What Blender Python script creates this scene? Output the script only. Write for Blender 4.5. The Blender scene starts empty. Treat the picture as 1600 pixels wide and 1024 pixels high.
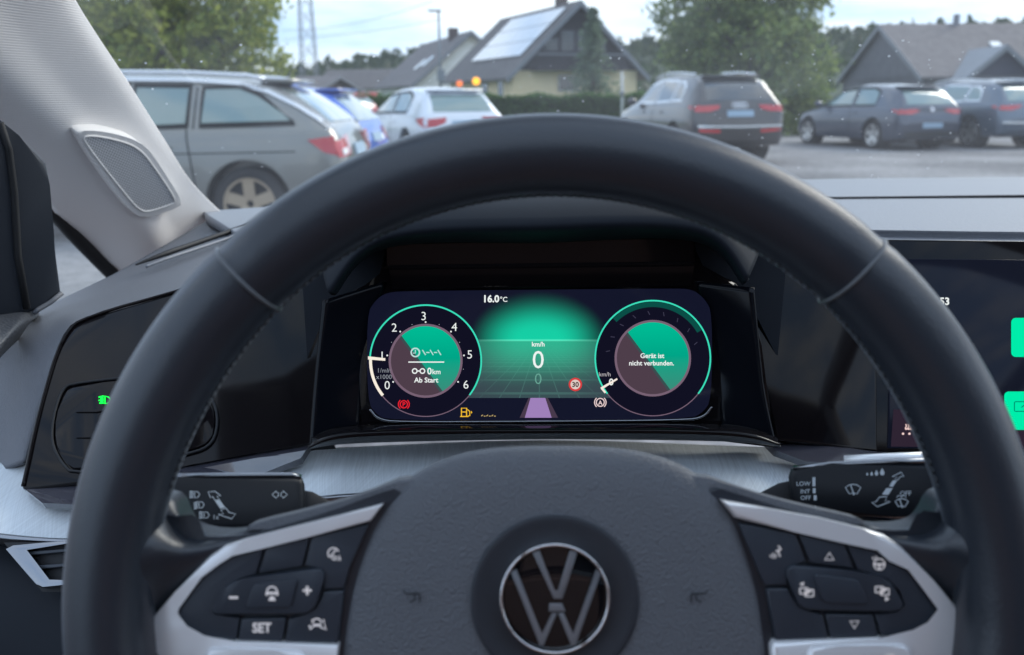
import bpy, bmesh, math, random
import numpy as np
from mathutils import Vector, Matrix
from mathutils.bvhtree import BVHTree
random.seed(7); rng = np.random.default_rng(7)
R = math.radians
S = bpy.context.scene
COL = S.collection

# ------------------------------------------------------------------ camera
F = 1400.0; PITCH = R(14.4); ROLL = R(0.6); CAMZ = 1.25
fwd = Vector((0, math.cos(PITCH), -math.sin(PITCH)))
_u0 = Vector((0, math.sin(PITCH), math.cos(PITCH))); _x0 = Vector((1, 0, 0))
right = math.cos(ROLL)*_x0 - math.sin(ROLL)*_u0
up = math.sin(ROLL)*_x0 + math.cos(ROLL)*_u0
CAM = Vector((0, 0, CAMZ))
cd = bpy.data.cameras.new('camera'); cam = bpy.data.objects.new('camera', cd); COL.objects.link(cam)
m = Matrix((right, up, -fwd)).transposed().to_4x4(); m.translation = CAM; cam.matrix_world = m
cd.sensor_fit = 'HORIZONTAL'; cd.sensor_width = 36; cd.lens = 36*F/1600
cd.clip_start = 0.01; cd.clip_end = 3000
cd.dof.use_dof = True; cd.dof.focus_distance = 0.60; cd.dof.aperture_fstop = 9.5
S.camera = cam

# ------------------------------------------------------------------ sky, sun, exposure
W = bpy.data.worlds.new('World'); S.world = W; W.use_nodes = True
nt = W.node_tree; nt.nodes.clear()
out = nt.nodes.new('ShaderNodeOutputWorld'); bg = nt.nodes.new('ShaderNodeBackground')
sky = nt.nodes.new('ShaderNodeTexSky'); sky.sky_type = 'NISHITA'; sky.sun_disc = False
SUN_EL, SUN_AZ = R(38), R(56)
sky.sun_elevation = SUN_EL; sky.sun_rotation = SUN_AZ; sky.dust_density = 1.5
tc = nt.nodes.new('ShaderNodeTexCoord'); mp = nt.nodes.new('ShaderNodeMapping'); mp.inputs['Scale'].default_value = (1.0, 1.0, 5.0)
ns = nt.nodes.new('ShaderNodeTexNoise'); ns.inputs['Scale'].default_value = 3.4; ns.inputs['Detail'].default_value = 7; ns.inputs['Roughness'].default_value = 0.55
rp = nt.nodes.new('ShaderNodeValToRGB')
rp.color_ramp.elements[0].position = 0.40; rp.color_ramp.elements[0].color = (2.7, 3.9, 5.8, 1)
rp.color_ramp.elements[1].position = 0.62; rp.color_ramp.elements[1].color = (5.8, 6.3, 7.0, 1)
mx = nt.nodes.new('ShaderNodeMix'); mx.data_type = 'RGBA'; mx.inputs[0].default_value = 0.85
nt.links.new(tc.outputs['Generated'], mp.inputs[0]); nt.links.new(mp.outputs[0], ns.inputs['Vector'])
nt.links.new(ns.outputs['Fac'], rp.inputs[0]); nt.links.new(sky.outputs[0], mx.inputs[6]); nt.links.new(rp.outputs[0], mx.inputs[7])
nt.links.new(mx.outputs[2], bg.inputs[0]); bg.inputs[1].default_value = 0.10
nt.links.new(bg.outputs[0], out.inputs[0])
sl = bpy.data.lights.new('sun', 'SUN'); sl.energy = 1.1; sl.angle = R(30); sl.color = (1, .95, .88)
so = bpy.data.objects.new('sun', sl); COL.objects.link(so)
sd = Vector((math.sin(SUN_AZ)*math.cos(SUN_EL), math.cos(SUN_AZ)*math.cos(SUN_EL), math.sin(SUN_EL)))
so.rotation_euler = (-sd).to_track_quat('-Z', 'Y').to_euler(); so.location = (0, 0, 30)
S.view_settings.view_transform = 'Standard'; S.view_settings.look = 'None'; S.view_settings.gamma = 1
EXPO = 1.28
S.view_settings.exposure = EXPO
S.render.engine = 'CYCLES'
S.cycles.use_denoising = True
try: S.cycles.denoiser = 'OPENIMAGEDENOISE'
except Exception: pass
S.cycles.max_bounces = 8; S.cycles.transparent_max_bounces = 12; S.cycles.caustics_reflective = False
S.cycles.sample_clamp_indirect = 6

# ------------------------------------------------------------------ placing helpers
def ray(u, v): return fwd + right*((u-800)/F) + up*((512-v)/F)
def D(u, v, t): return CAM + ray(u, v)*t                 # a point at that depth
def at_z(u, v, z=0.0):
    d = ray(u, v); return CAM + d*((z-CAMZ)/d.z)
def at_y(u, v, y):
    d = ray(u, v); return CAM + d*(y/d.y)
class Plane:
    def __init__(s, p, n): s.p = p; s.n = n.normalized()
    def __call__(s, u, v, h=0.0):
        d = ray(u, v); q = s.p + s.n*h
        return CAM + d*((q-CAM).dot(s.n)/d.dot(s.n))
def plane3(a, b, c):
    a, b, c = D(*a), D(*b), D(*c); n = (b-a).cross(c-a)
    if n.dot(CAM-a) < 0: n = -n
    return Plane(a, n)

# ------------------------------------------------------------------ objects
ORG = {}
def link(o, parent=None):
    COL.objects.link(o)
    if parent: o.parent = parent
    return o
def thing(name, label, cat, loc=(0, 0, 0), rotz=0, group=None, kind=None):
    o = bpy.data.objects.new(name, None); link(o); o.location = loc; o.rotation_euler = (0, 0, rotz)
    o.empty_display_size = .05
    tag(o, label, cat, group, kind); ORG[o] = Vector(loc); return o
def tag(o, label=None, cat=None, group=None, kind=None):
    if label: o['label'] = label
    if cat: o['category'] = cat
    if group: o['group'] = group
    if kind: o['kind'] = kind
    return o
def org(p): return ORG.get(p, Vector((0, 0, 0)))
def mesh(name, verts, faces, mat, parent=None, smooth=False, local=False, mats=None):
    og = Vector((0, 0, 0)) if local else org(parent)
    me = bpy.data.meshes.new(name)
    me.from_pydata([tuple(Vector(v)-og) for v in verts], [], faces); me.update()
    o = bpy.data.objects.new(name, me); link(o, parent); ORG[o] = og
    if mat: me.materials.append(mat)
    if smooth:
        for p in me.polygons: p.use_smooth = True
    return o
def bm_obj(name, bm, mat, parent=None, smooth=False, local=False):
    og = Vector((0, 0, 0)) if local else org(parent)
    if og.length: bmesh.ops.translate(bm, verts=bm.verts, vec=-og)
    bmesh.ops.recalc_face_normals(bm, faces=bm.faces)
    me = bpy.data.meshes.new(name); bm.to_mesh(me); bm.free()
    o = bpy.data.objects.new(name, me); link(o, parent); ORG[o] = og
    if mat: me.materials.append(mat)
    if smooth:
        for p in me.polygons: p.use_smooth = True
    return o
def sharp(o, ang=35):
    o.data.set_sharp_from_angle(angle=R(ang)); return o
def solid(o, th, off=-1):
    md = o.modifiers.new('thickness', 'SOLIDIFY'); md.thickness = th; md.offset = off; return o
def chaikin(pts, n=1, closed=True):
    for _ in range(n):
        q = []; N = len(pts)
        rngx = range(N) if closed else range(N-1)
        if not closed: q.append(pts[0])
        for i in rngx:
            a, b = pts[i], pts[(i+1) % N]
            q.append(tuple(.75*x+.25*y for x, y in zip(a, b))); q.append(tuple(.25*x+.75*y for x, y in zip(a, b)))
        if not closed: q.append(pts[-1])
        pts = q
    return pts
def prism(name, pts, pf, h0, h1, mat, parent, bevel=0.0, seg=2, rnd=0, smooth=True):
    """outline on a plane, given real depth h0..h1 along the plane's normal"""
    if rnd: pts = chaikin(pts, rnd)
    bm = bmesh.new()
    base = [pf(u, v, h1) for u, v in pts]
    n = pf.n
    f = [bm.verts.new(p) for p in base]; b = [bm.verts.new(p + n*(h0-h1)) for p in base]
    ff = bm.faces.new(f); bm.faces.new(b[::-1])
    N = len(f)
    for i in range(N): bm.faces.new((f[i], b[i], b[(i+1) % N], f[(i+1) % N]))
    if bevel:
        bmesh.ops.bevel(bm, geom=list(ff.edges), offset=bevel, segments=seg, affect='EDGES', clamp_overlap=True, profile=.5)
    bmesh.ops.triangulate(bm, faces=[x for x in bm.faces if len(x.verts) > 4])
    o = bm_obj(name, bm, mat, parent, smooth)
    if smooth: sharp(o, 40)
    return o
def cr(p0, p1, p2, p3, t):
    return .5*((2*p1)+(p2-p0)*t+(2*p0-5*p1+4*p2-p3)*t*t+(3*p1-p0-3*p2+p3)*t**3)
def resample(P, n):
    """Catmull-Rom through an array of points"""
    P = np.asarray(P, float); N = len(P); o = []
    for k in range(n):
        s = k*(N-1)/(n-1); i = min(int(s), N-2); t = s-i
        o.append(cr(P[max(i-1, 0)], P[i], P[i+1], P[min(i+2, N-1)], t))
    return np.array(o)
def grid_faces(nr, nc, closed=False):
    f = []
    for r in range(nr-1):
        for c in range(nc if closed else nc-1):
            f.append((r*nc+c, r*nc+(c+1) % nc, (r+1)*nc+(c+1) % nc, (r+1)*nc+c))
    return f
def loft(name, rows, mat, parent, nr=16, nc=40, th=0.004, world=False, ext=None):
    rows = [np.array([tuple(D(*p)) if not world else p for p in r]) for r in rows]
    if ext: rows = [np.vstack([r, [((r[-1][0]+ext)/2, r[-1][1], r[-1][2])], [(ext, r[-1][1], r[-1][2])]]) for r in rows]
    rows = [resample(r, nc) for r in rows]
    cols = np.stack(rows)                                   # k x nc x 3
    g = np.stack([resample(cols[:, c], nr) for c in range(nc)], axis=1)
    V = g.reshape(-1, 3)
    fs = grid_faces(nr, nc)
    a, b, c = [Vector(V[i]) for i in fs[len(fs)//2][:3]]
    if (b-a).cross(c-a).dot(CAM-a) < 0: fs = [f[::-1] for f in fs]
    o = mesh(name, [Vector(v) for v in V], fs, mat, parent, True)
    if th: solid(o, th)
    return o
def tube(name, pts, r, mat, parent, n=8, closed=False, local=False, ret=False):
    pts = [Vector(p) for p in pts]; N = len(pts); V = []; 
    prev = None
    for i, p in enumerate(pts):
        a = pts[(i-1) % N] if (closed or i) else p; b = pts[(i+1) % N] if (closed or i < N-1) else p
        t = (b-a).normalized()
        ref = prev if prev is not None else (Vector((0, 0, 1)) if abs(t.z) < .9 else Vector((1, 0, 0)))
        x = (ref - t*ref.dot(t)).normalized(); y = t.cross(x); prev = x
        rr = r[i] if isinstance(r, (list, tuple)) else r
        V += [p + (x*math.cos(2*math.pi*k/n)+y*math.sin(2*math.pi*k/n))*rr for k in range(n)]
    fs = grid_faces(N, n, True)
    if closed: fs += [((N-1)*n+k, (N-1)*n+(k+1) % n, (k+1) % n, k) for k in range(n)]
    else: fs += [tuple(range(n))[::-1], tuple((N-1)*n+k for k in range(n))]
    if ret: return V, fs
    return mesh(name, V, fs, mat, parent, True, local)
def box(bm, c, s, rz=0):
    M = Matrix.Translation(Vector(c)) @ Matrix.Rotation(rz, 4, 'Z') @ Matrix.Diagonal((s[0], s[1], s[2], 1))
    bmesh.ops.create_cube(bm, size=1, matrix=M)

# ------------------------------------------------------------------ flat print: shapes in a 2-D plane, laid on a surface
def sh_poly(pts): return (list(pts), [tuple(range(len(pts)))])
def sh_stroke(pts, w, closed=False):
    V, Fc = [], []; N = len(pts)
    for i in range(N):
        a = pts[(i-1) % N] if (closed or i) else pts[i]; b = pts[(i+1) % N] if (closed or i < N-1) else pts[i]
        dx, dy = b[0]-a[0], b[1]-a[1]; l = math.hypot(dx, dy) or 1
        nx, ny = -dy/l*w/2, dx/l*w/2
        V += [(pts[i][0]+nx, pts[i][1]+ny), (pts[i][0]-nx, pts[i][1]-ny)]
    for i in range(N if closed else N-1):
        j = (i+1) % N; Fc.append((2*i, 2*i+1, 2*j+1, 2*j))
    return V, Fc
def arc(cx, cy, r, a0, a1, n=40, ry=None):
    ry = ry or r
    return [(cx+r*math.cos(R(a0+(a1-a0)*k/(n-1))), cy-ry*math.sin(R(a0+(a1-a0)*k/(n-1)))) for k in range(n)]
def sh_ring(cx, cy, r, w, a0=0, a1=360, n=64): return sh_stroke(arc(cx, cy, r, a0, a1, n), w)
def sh_disc(cx, cy, r, n=24): return sh_poly(arc(cx, cy, r, 0, 360*(n-1)/n, n))
def sh_rect(x0, y0, x1, y1): return sh_poly([(x0, y0), (x1, y0), (x1, y1), (x0, y1)])
_tc = {}
def sh_text(s, cx, cy, h, bold=0.0, sx=1.0, rot=0):
    """h is the cap height"""
    k = (s, bold)
    if k not in _tc:
        cu = bpy.data.curves.new('t', 'FONT'); cu.body = s; cu.size = 1; cu.offset = bold; cu.resolution_u = 3
        cu.align_x = 'CENTER'
        ob = bpy.data.objects.new('t', cu); COL.objects.link(ob)
        bpy.context.view_layer.update()
        me = bpy.data.meshes.new_from_object(ob.evaluated_get(bpy.context.evaluated_depsgraph_get()))
        _tc[k] = ([(v.co.x, v.co.y) for v in me.vertices], [tuple(p.vertices) for p in me.polygons])
        bpy.data.objects.remove(ob); bpy.data.curves.remove(cu); bpy.data.meshes.remove(me)
    V, Fc = _tc[k]; sc = h/0.69; c, si = math.cos(R(rot)), math.sin(R(rot))
    o = []
    for x, y in V:
        X, Y = x*sc*sx, (y-.345)*sc
        o.append((cx+X*c-Y*si, cy-(X*si+Y*c)))
    return o, Fc
def join(*sh):
    V, Fc = [], []
    for v, f in sh:
        n = len(V); V += list(v); Fc += [tuple(i+n for i in q) for q in f]
    return V, Fc
def lay(name, sh, pf, h, mat, parent):
    V, Fc = sh
    o = mesh(name, [pf(u, v, h) for u, v in V], Fc, mat, parent)
    # face the viewer
    me = o.data
    flip = [p for p in me.polygons if p.normal.dot(pf.n) < 0]
    if flip:
        bm = bmesh.new(); bm.from_mesh(me); bm.faces.ensure_lookup_table()
        bmesh.ops.reverse_faces(bm, faces=[bm.faces[p.index] for p in flip]); bm.to_mesh(me); bm.free()
    return o

# ------------------------------------------------------------------ materials
def mat(name, base, rough=.5, metal=0, spec=.5, coat=0, emit=None, es=1.0, grain=None, var=None, alpha=None):
    """grain = (kind, scale, strength, distance); var = (scale, amount)"""
    M = bpy.data.materials.new(name); M.use_nodes = True; n = M.node_tree; b = n.nodes['Principled BSDF']
    b.inputs['Base Color'].default_value = (*base, 1); b.inputs['Roughness'].default_value = rough
    b.inputs['Metallic'].default_value = metal; b.inputs['Specular IOR Level'].default_value = spec
    b.inputs['Coat Weight'].default_value = coat; b.inputs['Coat Roughness'].default_value = .04
    if emit: b.inputs['Emission Color'].default_value = (*emit, 1); b.inputs['Emission Strength'].default_value = es
    if grain or var:
        t = n.nodes.new('ShaderNodeTexCoord')
    if grain:
        k, sc, st, dist = grain
        if k == 'leather':
            x = n.nodes.new('ShaderNodeTexVoronoi'); x.feature = 'SMOOTH_F1'; x.inputs['Scale'].default_value = sc; hgt = x.outputs['Distance']
            dn = n.nodes.new('ShaderNodeTexNoise'); dn.inputs['Scale'].default_value = sc*.6
            ad = n.nodes.new('ShaderNodeVectorMath'); ad.operation = 'MULTIPLY_ADD'; ad.inputs[1].default_value = (1.2/sc,)*3
            n.links.new(t.outputs['Object'], dn.inputs['Vector']); n.links.new(dn.outputs['Color'], ad.inputs[0]); n.links.new(t.outputs['Object'], ad.inputs[2])
            n.links.new(ad.outputs[0], x.inputs['Vector'])
        else:
            x = n.nodes.new('ShaderNodeTexNoise'); x.inputs['Scale'].default_value = sc; x.inputs['Detail'].default_value = 4; hgt = x.outputs['Fac']
            n.links.new(t.outputs['Object'], x.inputs['Vector'])
        bp = n.nodes.new('ShaderNodeBump'); bp.inputs['Strength'].default_value = st; bp.inputs['Distance'].default_value = dist
        n.links.new(hgt, bp.inputs['Height']); n.links.new(bp.outputs[0], b.inputs['Normal'])
    if var:
        x = n.nodes.new('ShaderNodeTexNoise'); x.inputs['Scale'].default_value = var[0]; x.inputs['Detail'].default_value = 6
        n.links.new(t.outputs['Object'], x.inputs['Vector'])
        r = n.nodes.new('ShaderNodeMapRange'); r.inputs['From Min'].default_value = .3; r.inputs['From Max'].default_value = .7
        r.inputs['To Min'].default_value = 1-var[1]; r.inputs['To Max'].default_value = 1+var[1]
        n.links.new(x.outputs['Fac'], r.inputs['Value'])
        h = n.nodes.new('ShaderNodeVectorMath'); h.operation = 'SCALE'; h.inputs[0].default_value = base
        n.links.new(r.outputs[0], h.inputs['Scale']); n.links.new(h.outputs[0], b.inputs['Base Color'])
    return M
def emis(name, c, s=1.0):
    M = bpy.data.materials.new(name); M.use_nodes = True; n = M.node_tree; n.nodes.clear()
    o = n.nodes.new('ShaderNodeOutputMaterial'); e = n.nodes.new('ShaderNodeEmission')
    e.inputs[0].default_value = (*c, 1); e.inputs[1].default_value = s; n.links.new(e.outputs[0], o.inputs[0]); return M
def lin(r, g, b): return tuple(((c/255)/12.92 if c/255 <= .04045 else ((c/255+.055)/1.055)**2.4) for c in (r, g, b))

# ================================================================== materials of the cabin
M_leather = mat('rim leather', (.015, .021, .031), .37, spec=.75, grain=('noise', 650, .22, .0006))
_b = M_leather.node_tree.nodes['Principled BSDF']; _b.inputs['Sheen Weight'].default_value = .35; _b.inputs['Sheen Roughness'].default_value = .28; _b.inputs['Sheen Tint'].default_value = (.8, .9, 1, 1)
M_pad = mat('airbag grain plastic', (.125, .134, .150), .5, grain=('leather', 1200, .62, .0009))
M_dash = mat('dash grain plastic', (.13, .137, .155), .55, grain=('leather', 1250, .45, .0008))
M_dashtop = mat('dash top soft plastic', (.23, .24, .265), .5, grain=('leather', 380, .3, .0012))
M_darkpl = mat('dark plastic', (.007, .011, .018), .6, spec=.25, grain=('noise', 700, .1, .0005))
M_button = mat('button plastic', (.032, .040, .054), .42, grain=('noise', 1500, .05, .0004))
M_stalk = mat('stalk plastic', (.010, .012, .016), .42, spec=.3, grain=('noise', 1500, .05, .0004))
M_gap = mat('gap black', (.004, .005, .008), .6)
M_piano = mat('piano black', (.006, .005, .006), .06, spec=.24)
M_pianos = mat('smoked lens', (.005, .006, .009), .08, spec=.2)
M_satin = mat('satin silver', (.92, .92, .93), .34, metal=.4, grain=('noise', 1800, .04, .0003))
M_chrome = mat('chrome', (.85, .86, .88), .07, metal=1)
M_dkmetal = mat('dark chrome', (.28, .29, .31), .2, metal=1)
M_icon = mat('icon print', (.78, .74, .73), .5, emit=(.8, .74, .72), es=.10)
M_iconw = mat('stalk print', (.62, .68, .72), .5)
M_stitch = mat('stitch thread', (.06, .07, .08), .7)
M_emblem = mat('emblem black glass', (.004, .005, .007), .03, spec=.7)
M_eletter = mat('emblem letter', (.22, .23, .25), .3, metal=.3, coat=1)
M_seal = mat('rubber seal', (.008, .009, .011), .7)
M_trim_end = mat('door trim', (.03, .034, .042), .5, grain=('leather', 420, .5, .001))
M_frame = mat('door frame black', (.012, .017, .026), .5, grain=('noise', 900, .15, .0006))

def radial_mat():
    M = mat('emblem surround', (.035, .04, .05), .45); n = M.node_tree; b = n.nodes['Principled BSDF']
    t = n.nodes.new('ShaderNodeTexCoord'); s = n.nodes.new('ShaderNodeSeparateXYZ'); n.links.new(t.outputs['UV'], s.inputs[0])
    w = n.nodes.new('ShaderNodeTexChecker'); w.inputs['Scale'].default_value = 1
    n.links.new(t.outputs['UV'], w.inputs['Vector'])
    bp = n.nodes.new('ShaderNodeBump'); bp.inputs['Strength'].default_value = .9; bp.inputs['Distance'].default_value = .0006
    n.links.new(w.outputs['Fac'], bp.inputs['Height']); n.links.new(bp.outputs[0], b.inputs['Normal']); return M
M_radial = radial_mat()

def linen_mat():
    M = mat('linen silver trim', (.62, .65, .68), .42, metal=.12); n = M.node_tree; b = n.nodes['Principled BSDF']
    t = n.nodes.new('ShaderNodeTexCoord'); tot = None
    for rz, sc in ((R(22), (18, 1400, 18)), (R(-58), (18, 1400, 18))):
        mp = n.nodes.new('ShaderNodeMapping'); mp.inputs['Rotation'].default_value = (R(80), 0, 0)
        m2 = n.nodes.new('ShaderNodeMapping'); m2.inputs['Rotation'].default_value = (0, 0, rz)
        m3 = n.nodes.new('ShaderNodeMapping'); m3.inputs['Scale'].default_value = sc
        x = n.nodes.new('ShaderNodeTexNoise'); x.inputs['Scale'].default_value = 1; x.inputs['Detail'].default_value = 2
        n.links.new(t.outputs['Object'], mp.inputs[0]); n.links.new(mp.outputs[0], m2.inputs[0]); n.links.new(m2.outputs[0], m3.inputs[0]); n.links.new(m3.outputs[0], x.inputs['Vector'])
        if tot is None: tot = x.outputs['Fac']
        else:
            a = n.nodes.new('ShaderNodeMath'); a.operation = 'ADD'; n.links.new(tot, a.inputs[0]); n.links.new(x.outputs['Fac'], a.inputs[1]); tot = a.outputs[0]
    r = n.nodes.new('ShaderNodeMapRange'); r.inputs['From Min'].default_value = .7; r.inputs['From Max'].default_value = 1.3; r.inputs['To Min'].default_value = .62; r.inputs['To Max'].default_value = .76
    n.links.new(tot, r.inputs['Value'])
    h = n.nodes.new('ShaderNodeVectorMath'); h.operation = 'SCALE'; h.inputs[0].default_value = (.93, 1.0, 1.04)
    n.links.new(r.outputs[0], h.inputs['Scale']); n.links.new(h.outputs[0], b.inputs['Base Color'])
    bp = n.nodes.new('ShaderNodeBump'); bp.inputs['Strength'].default_value = .12; bp.inputs['Distance'].default_value = .0003
    n.links.new(tot, bp.inputs['Height']); n.links.new(bp.outputs[0], b.inputs['Normal']); return M
M_linen = linen_mat()

def pillar_mat():
    M = mat('pillar woven fabric', (.82, .795, .775), .8); n = M.node_tree; b = n.nodes['Principled BSDF']
    t = n.nodes.new('ShaderNodeTexCoord')
    w = n.nodes.new('ShaderNodeTexWave'); w.wave_type = 'BANDS'; w.bands_direction = 'Z'; w.inputs['Scale'].default_value = 150; w.inputs['Distortion'].default_value = .6; w.inputs['Detail Scale'].default_value = 6
    n.links.new(t.outputs['Object'], w.inputs['Vector'])
    x = n.nodes.new('ShaderNodeTexNoise'); x.inputs['Scale'].default_value = 900; n.links.new(t.outputs['Object'], x.inputs['Vector'])
    a = n.nodes.new('ShaderNodeMath'); a.operation = 'MULTIPLY_ADD'; a.inputs[1].default_value = .4; n.links.new(x.outputs['Fac'], a.inputs[0]); n.links.new(w.outputs['Fac'], a.inputs[2])
    bp = n.nodes.new('ShaderNodeBump'); bp.inputs['Strength'].default_value = .3; bp.inputs['Distance'].default_value = .0006
    n.links.new(a.outputs[0], bp.inputs['Height']); n.links.new(bp.outputs[0], b.inputs['Normal']); return M
M_pillar = pillar_mat()
M_pillarpl = mat('pillar plastic', (.76, .74, .72), .55)
def grille_mat():
    M = mat('speaker mesh', (.42, .42, .43), .5); n = M.node_tree; b = n.nodes['Principled BSDF']
    t = n.nodes.new('ShaderNodeTexCoord')
    s = n.nodes.new('ShaderNodeSeparateXYZ'); n.links.new(t.outputs['UV'], s.inputs[0])
    prod = None
    for k in (0, 1):
        q = n.nodes.new('ShaderNodeMath'); q.operation = 'SINE'; n.links.new(s.outputs[k], q.inputs[0])
        if prod is None: prod = q.outputs[0]
        else:
            e = n.nodes.new('ShaderNodeMath'); e.operation = 'MULTIPLY'; n.links.new(prod, e.inputs[0]); n.links.new(q.outputs[0], e.inputs[1]); prod = e.outputs[0]
    r = n.nodes.new('ShaderNodeMapRange'); r.inputs['From Min'].default_value = -.1; r.inputs['From Max'].default_value = .35; r.inputs['To Min'].default_value = 1; r.inputs['To Max'].default_value = .42
    n.links.new(prod, r.inputs['Value'])
    h = n.nodes.new('ShaderNodeVectorMath'); h.operation = 'SCALE'; h.inputs[0].default_value = (.66, .66, .67)
    n.links.new(r.outputs[0], h.inputs['Scale']); n.links.new(h.outputs[0], b.inputs['Base Color'])
    return M
M_grille = grille_mat()

# ================================================================== dashboard
dash = thing('dashboard', 'dark grey dashboard with silver linen-look trim behind the steering wheel', 'dashboard', D(842, 760, .62))
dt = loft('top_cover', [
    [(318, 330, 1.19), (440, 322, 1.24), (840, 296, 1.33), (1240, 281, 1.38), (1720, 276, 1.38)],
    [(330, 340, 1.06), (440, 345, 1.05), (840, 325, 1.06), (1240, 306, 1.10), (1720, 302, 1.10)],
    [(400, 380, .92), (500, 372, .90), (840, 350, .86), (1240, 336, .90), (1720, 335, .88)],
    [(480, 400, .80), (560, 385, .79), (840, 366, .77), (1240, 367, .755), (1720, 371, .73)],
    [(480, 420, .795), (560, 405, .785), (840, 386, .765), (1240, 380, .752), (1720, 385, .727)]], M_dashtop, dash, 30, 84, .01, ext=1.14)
loft('end_cover', [
    [(-60, 760, .67), (-45, 640, .69), (-15, 545, .74), (45, 492, .80), (95, 468, .845), (178, 428, .94), (242, 392, 1.02), (345, 332, 1.16)],
    [(-10, 740, .655), (5, 640, .675), (35, 545, .715), (80, 500, .755), (130, 475, .79), (240, 430, .86), (310, 400, .92), (420, 350, 1.04)],
    [(38, 722, .645), (60, 640, .66), (84, 560, .68), (106, 515, .70), (150, 492, .72), (290, 450, .755), (370, 422, .79), (480, 372, .87)],
    [(46, 724, .665), (68, 644, .68), (94, 566, .70), (116, 523, .72), (156, 502, .74), (294, 462, .775), (376, 434, .81), (484, 384, .89)]], M_dash, dash, 24, 60, .004)
# demister slot line on the driver's side and the perforated strip by the windscreen
def along(pts, n=24): return [Vector(p) for p in resample([tuple(D(*p)) for p in pts], n)]
tube('air_slot', along([(212, 414, .878), (260, 396, .905), (330, 372, .965), (430, 338, 1.055)]), [.0008+.0022*min(1, k/8) for k in range(24)], M_gap, dash)
tube('air_slot_highlight', along([(228, 417, .868), (268, 402, .890), (335, 380, .945), (430, 347, 1.03)]), .0016, M_dashtop, dash)  # lighter tube drawn as the highlight beside the slot
bm = bmesh.new()
for k in range(110):
    u = 1255+k*3.6
    p = D(u, 311-(u-1240)*.011, 1.052)
    box(bm, p, (.0013, .009, .003), R(8))
o = bm_obj('demister_slots', bm, M_gap, dash); o['kind'] = 'stuff'
# silver linen trim
loft('linen_trim', [
    [(-60, 716, .655), (40, 724, .655), (300, 712, .66), (540, 699, .665), (842, 688, .67), (1150, 697, .665), (1400, 708, .66), (1720, 716, .655)],
    [(-60, 775, .625), (60, 785, .625), (300, 765, .63), (530, 735, .635), (842, 725, .64), (1170, 735, .635), (1400, 755, .63), (1720, 770, .625)],
    [(-60, 832, .605), (110, 846, .605), (300, 825, .61), (520, 778, .615), (842, 775, .62), (1190, 777, .615), (1400, 800, .61), (1720, 820, .605)]], M_linen, dash, 16, 90, .003, ext=1.12)
loft('trim_lip', [
    [(-60, 830, .604), (110, 844, .604), (300, 823, .609), (520, 776, .614), (842, 773, .619), (1190, 775, .614), (1400, 798, .609), (1720, 818, .604)],
    [(-60, 846, .606), (110, 862, .606), (300, 838, .611), (520, 792, .616), (842, 790, .621), (1190, 790, .616), (1400, 814, .611), (1720, 834, .606)]],
    M_dkmetal, dash, 4, 90, .003, ext=1.12)
loft('lower_panel', [
    [(-60, 844, .625), (110, 858, .625), (300, 836, .63), (520, 790, .635), (842, 788, .64), (1190, 788, .635), (1400, 812, .63), (1720, 830, .625)],
    [(-60, 930, .60), (110, 940, .60), (300, 930, .60), (520, 900, .60), (842, 900, .61), (1190, 900, .60), (1400, 930, .60), (1720, 930, .60)],
    [(-60, 1130, .57), (110, 1130, .57), (300, 1130, .57), (520, 1130, .57), (842, 1130, .57), (1190, 1130, .57), (1400, 1130, .57), (1720, 1130, .57)]], M_darkpl, dash, 12, 66, .006, ext=1.12)
# air vent at the door end
PV = plane3((0, 850, .60), (110, 850, .595), (60, 930, .585))
vent = mesh('air_vent', [PV(x, y, .001) for x, y in ((6, 848), (150, 846), (150, 925), (66, 925))], [(0, 1, 2, 3)], M_gap, dash)
prism('vent_frame', [(8, 858), (20, 852), (120, 843), (120, 849), (38, 858), (76, 908), (120, 905), (120, 913), (66, 919), (56, 914)], PV, 0, .008, M_dkmetal, vent, .0008)
prism('slat', [(52, 884), (130, 878), (130, 883), (56, 890)], PV, 0, .005, M_button, vent, .0005)
prism('slat', [(40, 862), (130, 855), (130, 860), (44, 868)], PV, 0, .005, M_button, vent, .0005)

# gloss black fascia on the door side with the light switch pad
PL = plane3((36, 762, .622), (290, 455, .715), (488, 690, .640))
fasc = prism('gloss_fascia', [(34, 762), (44, 715), (62, 640), (80, 570), (97, 523), (112, 508), (135, 497), (200, 480), (290, 454), (380, 425), (480, 395), (520, 420), (520, 690), (488, 692), (300, 726), (250, 738), (40, 766)], PL, -.012, 0, M_piano, dash, .002, 3)
tube('fascia_edge', [PL(u, v, .0005) for u, v in chaikin([(36, 760), (62, 640), (98, 521), (134, 495), (290, 452), (380, 423)], 2, False)], .0014, M_piano, fasc)
pad = prism('light_switch', [(100, 612), (118, 602), (290, 585), (322, 612), (338, 650), (330, 690), (296, 705), (118, 738), (100, 720), (84, 690), (88, 650)], PL, .0, .0022, M_piano, dash, .0012, 3, rnd=1)
tube('pad_groove', [PL(u, v, .0012) for u, v in chaikin([(97, 608), (116, 598), (292, 581), (326, 610), (342, 650), (334, 694), (298, 710), (116, 743), (96, 723), (80, 692), (84, 648)], 2)], .0011, M_gap, pad, closed=True)
M_green = emis('green lamp', lin(20, 235, 70), 1.0)
lay('lamp_symbol', join(sh_stroke([(164, 619), (170, 621), (173, 625), (170, 630), (164, 631)], 2, True), sh_rect(157, 619, 161.5, 630), sh_stroke([(154, 621), (162, 619)], 2), sh_stroke([(154, 626), (162, 625)], 2), sh_stroke([(155, 630), (162, 630)], 2)), PL, .0026, M_green, pad)
for y0, y1 in ((644, 638), (684, 678)):
    prism('pad_ridge', [(118, y0), (150, y0-4), (230, y1-10), (230, y1-7), (150, y0)], PL, .002, .0036, M_piano, pad, .0005)
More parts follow.
